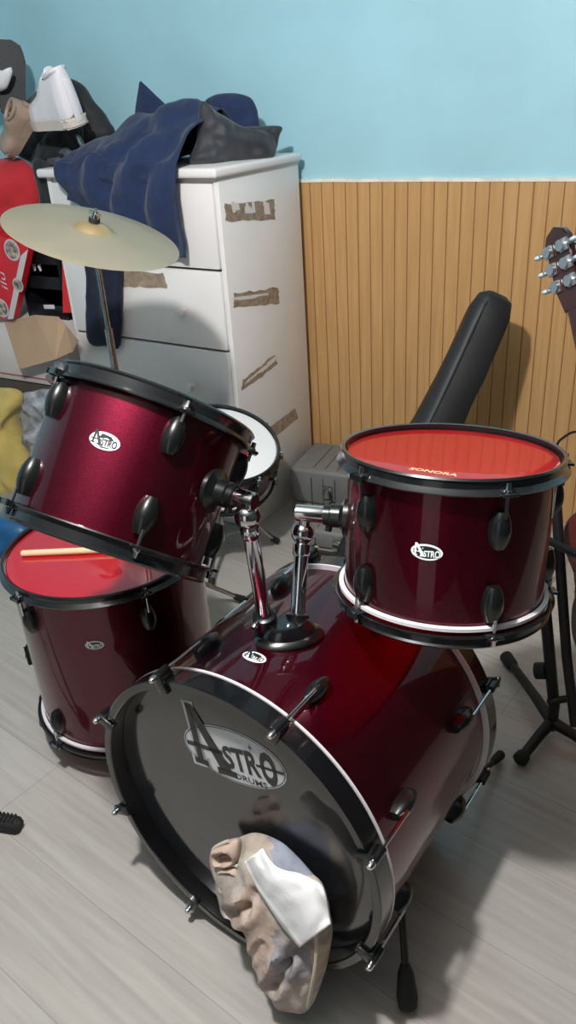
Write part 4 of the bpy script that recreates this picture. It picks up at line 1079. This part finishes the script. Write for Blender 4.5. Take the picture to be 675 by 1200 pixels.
for nm, ol_, hh_ in (('cover_mouth', [(38, 182), (118, 150), (134, 195), (118, 243), (56, 250), (38, 225)], .030), ('cover_fold', [(58, 262), (125, 250), (150, 300), (150, 345), (100, 388), (78, 385), (62, 330)], .026)):
    Pq = Pp+nP*sgn*hh_
    cm = local(blob_obj(nm, Z(ol_), (Pq, nP), .012, .02, M['pillow_pink'], pw, amp=.010, freq=14, seed=52, n=60, rings=10,
        creases=[(on_plane(240+(ol_[0][0]+28)/3.375, 940+(ol_[0][1]+36)/3.375, Pq, nP), on_plane(240+(ol_[0][0]+62)/3.375, 940+(ol_[0][1]+28)/3.375, Pq, nP), .009, .020)]), PWI)
    bm = bmesh.new(); pts_ = [on_plane(x, y, Pq+nP*sgn*.006, nP) for x, y in Z(ol_)]; q_ = resample(pts_, 40)
    tube(bm, [PWI @ p for p in q_[26:]+q_[:10]], .0032, 8); to_obj('hem', bm, M['piping'], cm)
def pp(x, y, h): return on_plane(240+x/3.375, 940+y/3.375, Pp+nP*sgn*h, nP)
bm = bmesh.new(); tube(bm, [PWI @ p for p in smooth_path([pp(440, 520, .050), pp(440, 620, .050), pp(425, 720, .042), pp(405, 812, .012)])], .0032, 8); to_obj('piping', bm, M['piping'], pw)
# rag: a strip draped over the pillow
bm = bmesh.new(); L0 = [(158, 232), (205, 330), (262, 420), (318, 500), (376, 570)]; L1 = [(232, 182), (285, 256), (385, 290), (468, 336), (500, 480)]
NR = 22; NC = 12; rg = []
PL = smooth_path([V((x, y, 0)) for x, y in L0], 8); PR = smooth_path([V((x, y, 0)) for x, y in L1], 8)
for j in range(len(PL)):
    row = []
    for i in range(NC+1):
        t = i/NC; p = PL[j].lerp(PR[j], t)
        w = noise.fractal(V((p.x*.008, p.y*.008, 5)), 1, 2, 2)*.004 + .010*abs(math.sin(t*4.2+j*.10+1.5*noise.noise(V((p.x*.012, p.y*.012, 0)))))*max(0, t-.30) - .006*math.exp(-((t-.12)/.05)**2)
        hh_ = .062 + w + .006*math.sin(PI*t) - .010*abs(t-.5) - .012*max(0, j/len(PL)-.75)
        row.append(bm.verts.new(pp(p.x, p.y, hh_)))
    rg.append(row)
for a_, b2 in zip(rg, rg[1:]):
    for i in range(NC): bm.faces.new((a_[i], a_[i+1], b2[i+1], b2[i]))
o = to_obj('rag', bm, M['white_rag'], sharp=None); o.data.shade_smooth()
md = o.modifiers.new('thick', 'SOLIDIFY'); md.thickness = .003
tag(o, 'creased white rag lying across the patchwork pillow', 'cloth')
bm = bmesh.new(); ol2 = Z([(470, 350), (497, 470), (488, 500), (440, 495), (420, 400)])


# ------------------------------------------------------------------ light
LP = V((-.66, .36, 2.14))
lt = bpy.data.lights.new('bulb', 'POINT'); lt.energy = 160; lt.color = (1, .98, .955); lt.shadow_soft_size = .05
lo = bpy.data.objects.new('bulb', lt); COL.objects.link(lo); lo.location = LP
cl = thing('ceiling_lamp', 'bare bulb hanging on a cord from the ceiling above the drum kit', 'lamp', (LP.x, LP.y, CH))
bm = bmesh.new(); lathe(bm, [(0, 0), (.05, 0), (.048, -.018), (.02, -.024), (0, -.024)], 32); to_obj('ceiling_rose', bm, M['ceiling'], cl)
dz = LP.z-CH
bm = bmesh.new(); tube(bm, [(0, 0, -.02), (0, 0, dz+.16)], .004, 8); to_obj('cord', bm, M['black_rubber'], cl)
bm = bmesh.new(); tube(bm, [(0, 0, dz+.165), (0, 0, dz+.115)], .018, 16); to_obj('socket', bm, M['black_rubber'], cl)
bm = bmesh.new(); ball(bm, (0, 0, dz+.090), .028, (1, 1, 1.15)); to_obj('bulb_glass', bm, M['lamp_glass'], cl)

w = bpy.data.worlds.new('world'); SC.world = w; w.use_nodes = True
w.node_tree.nodes['Background'].inputs['Color'].default_value = (.5, .55, .6, 1); w.node_tree.nodes['Background'].inputs['Strength'].default_value = .2
SC.view_settings.view_transform = 'Standard'
SC.view_settings.look = 'None'
SC.view_settings.exposure = 0
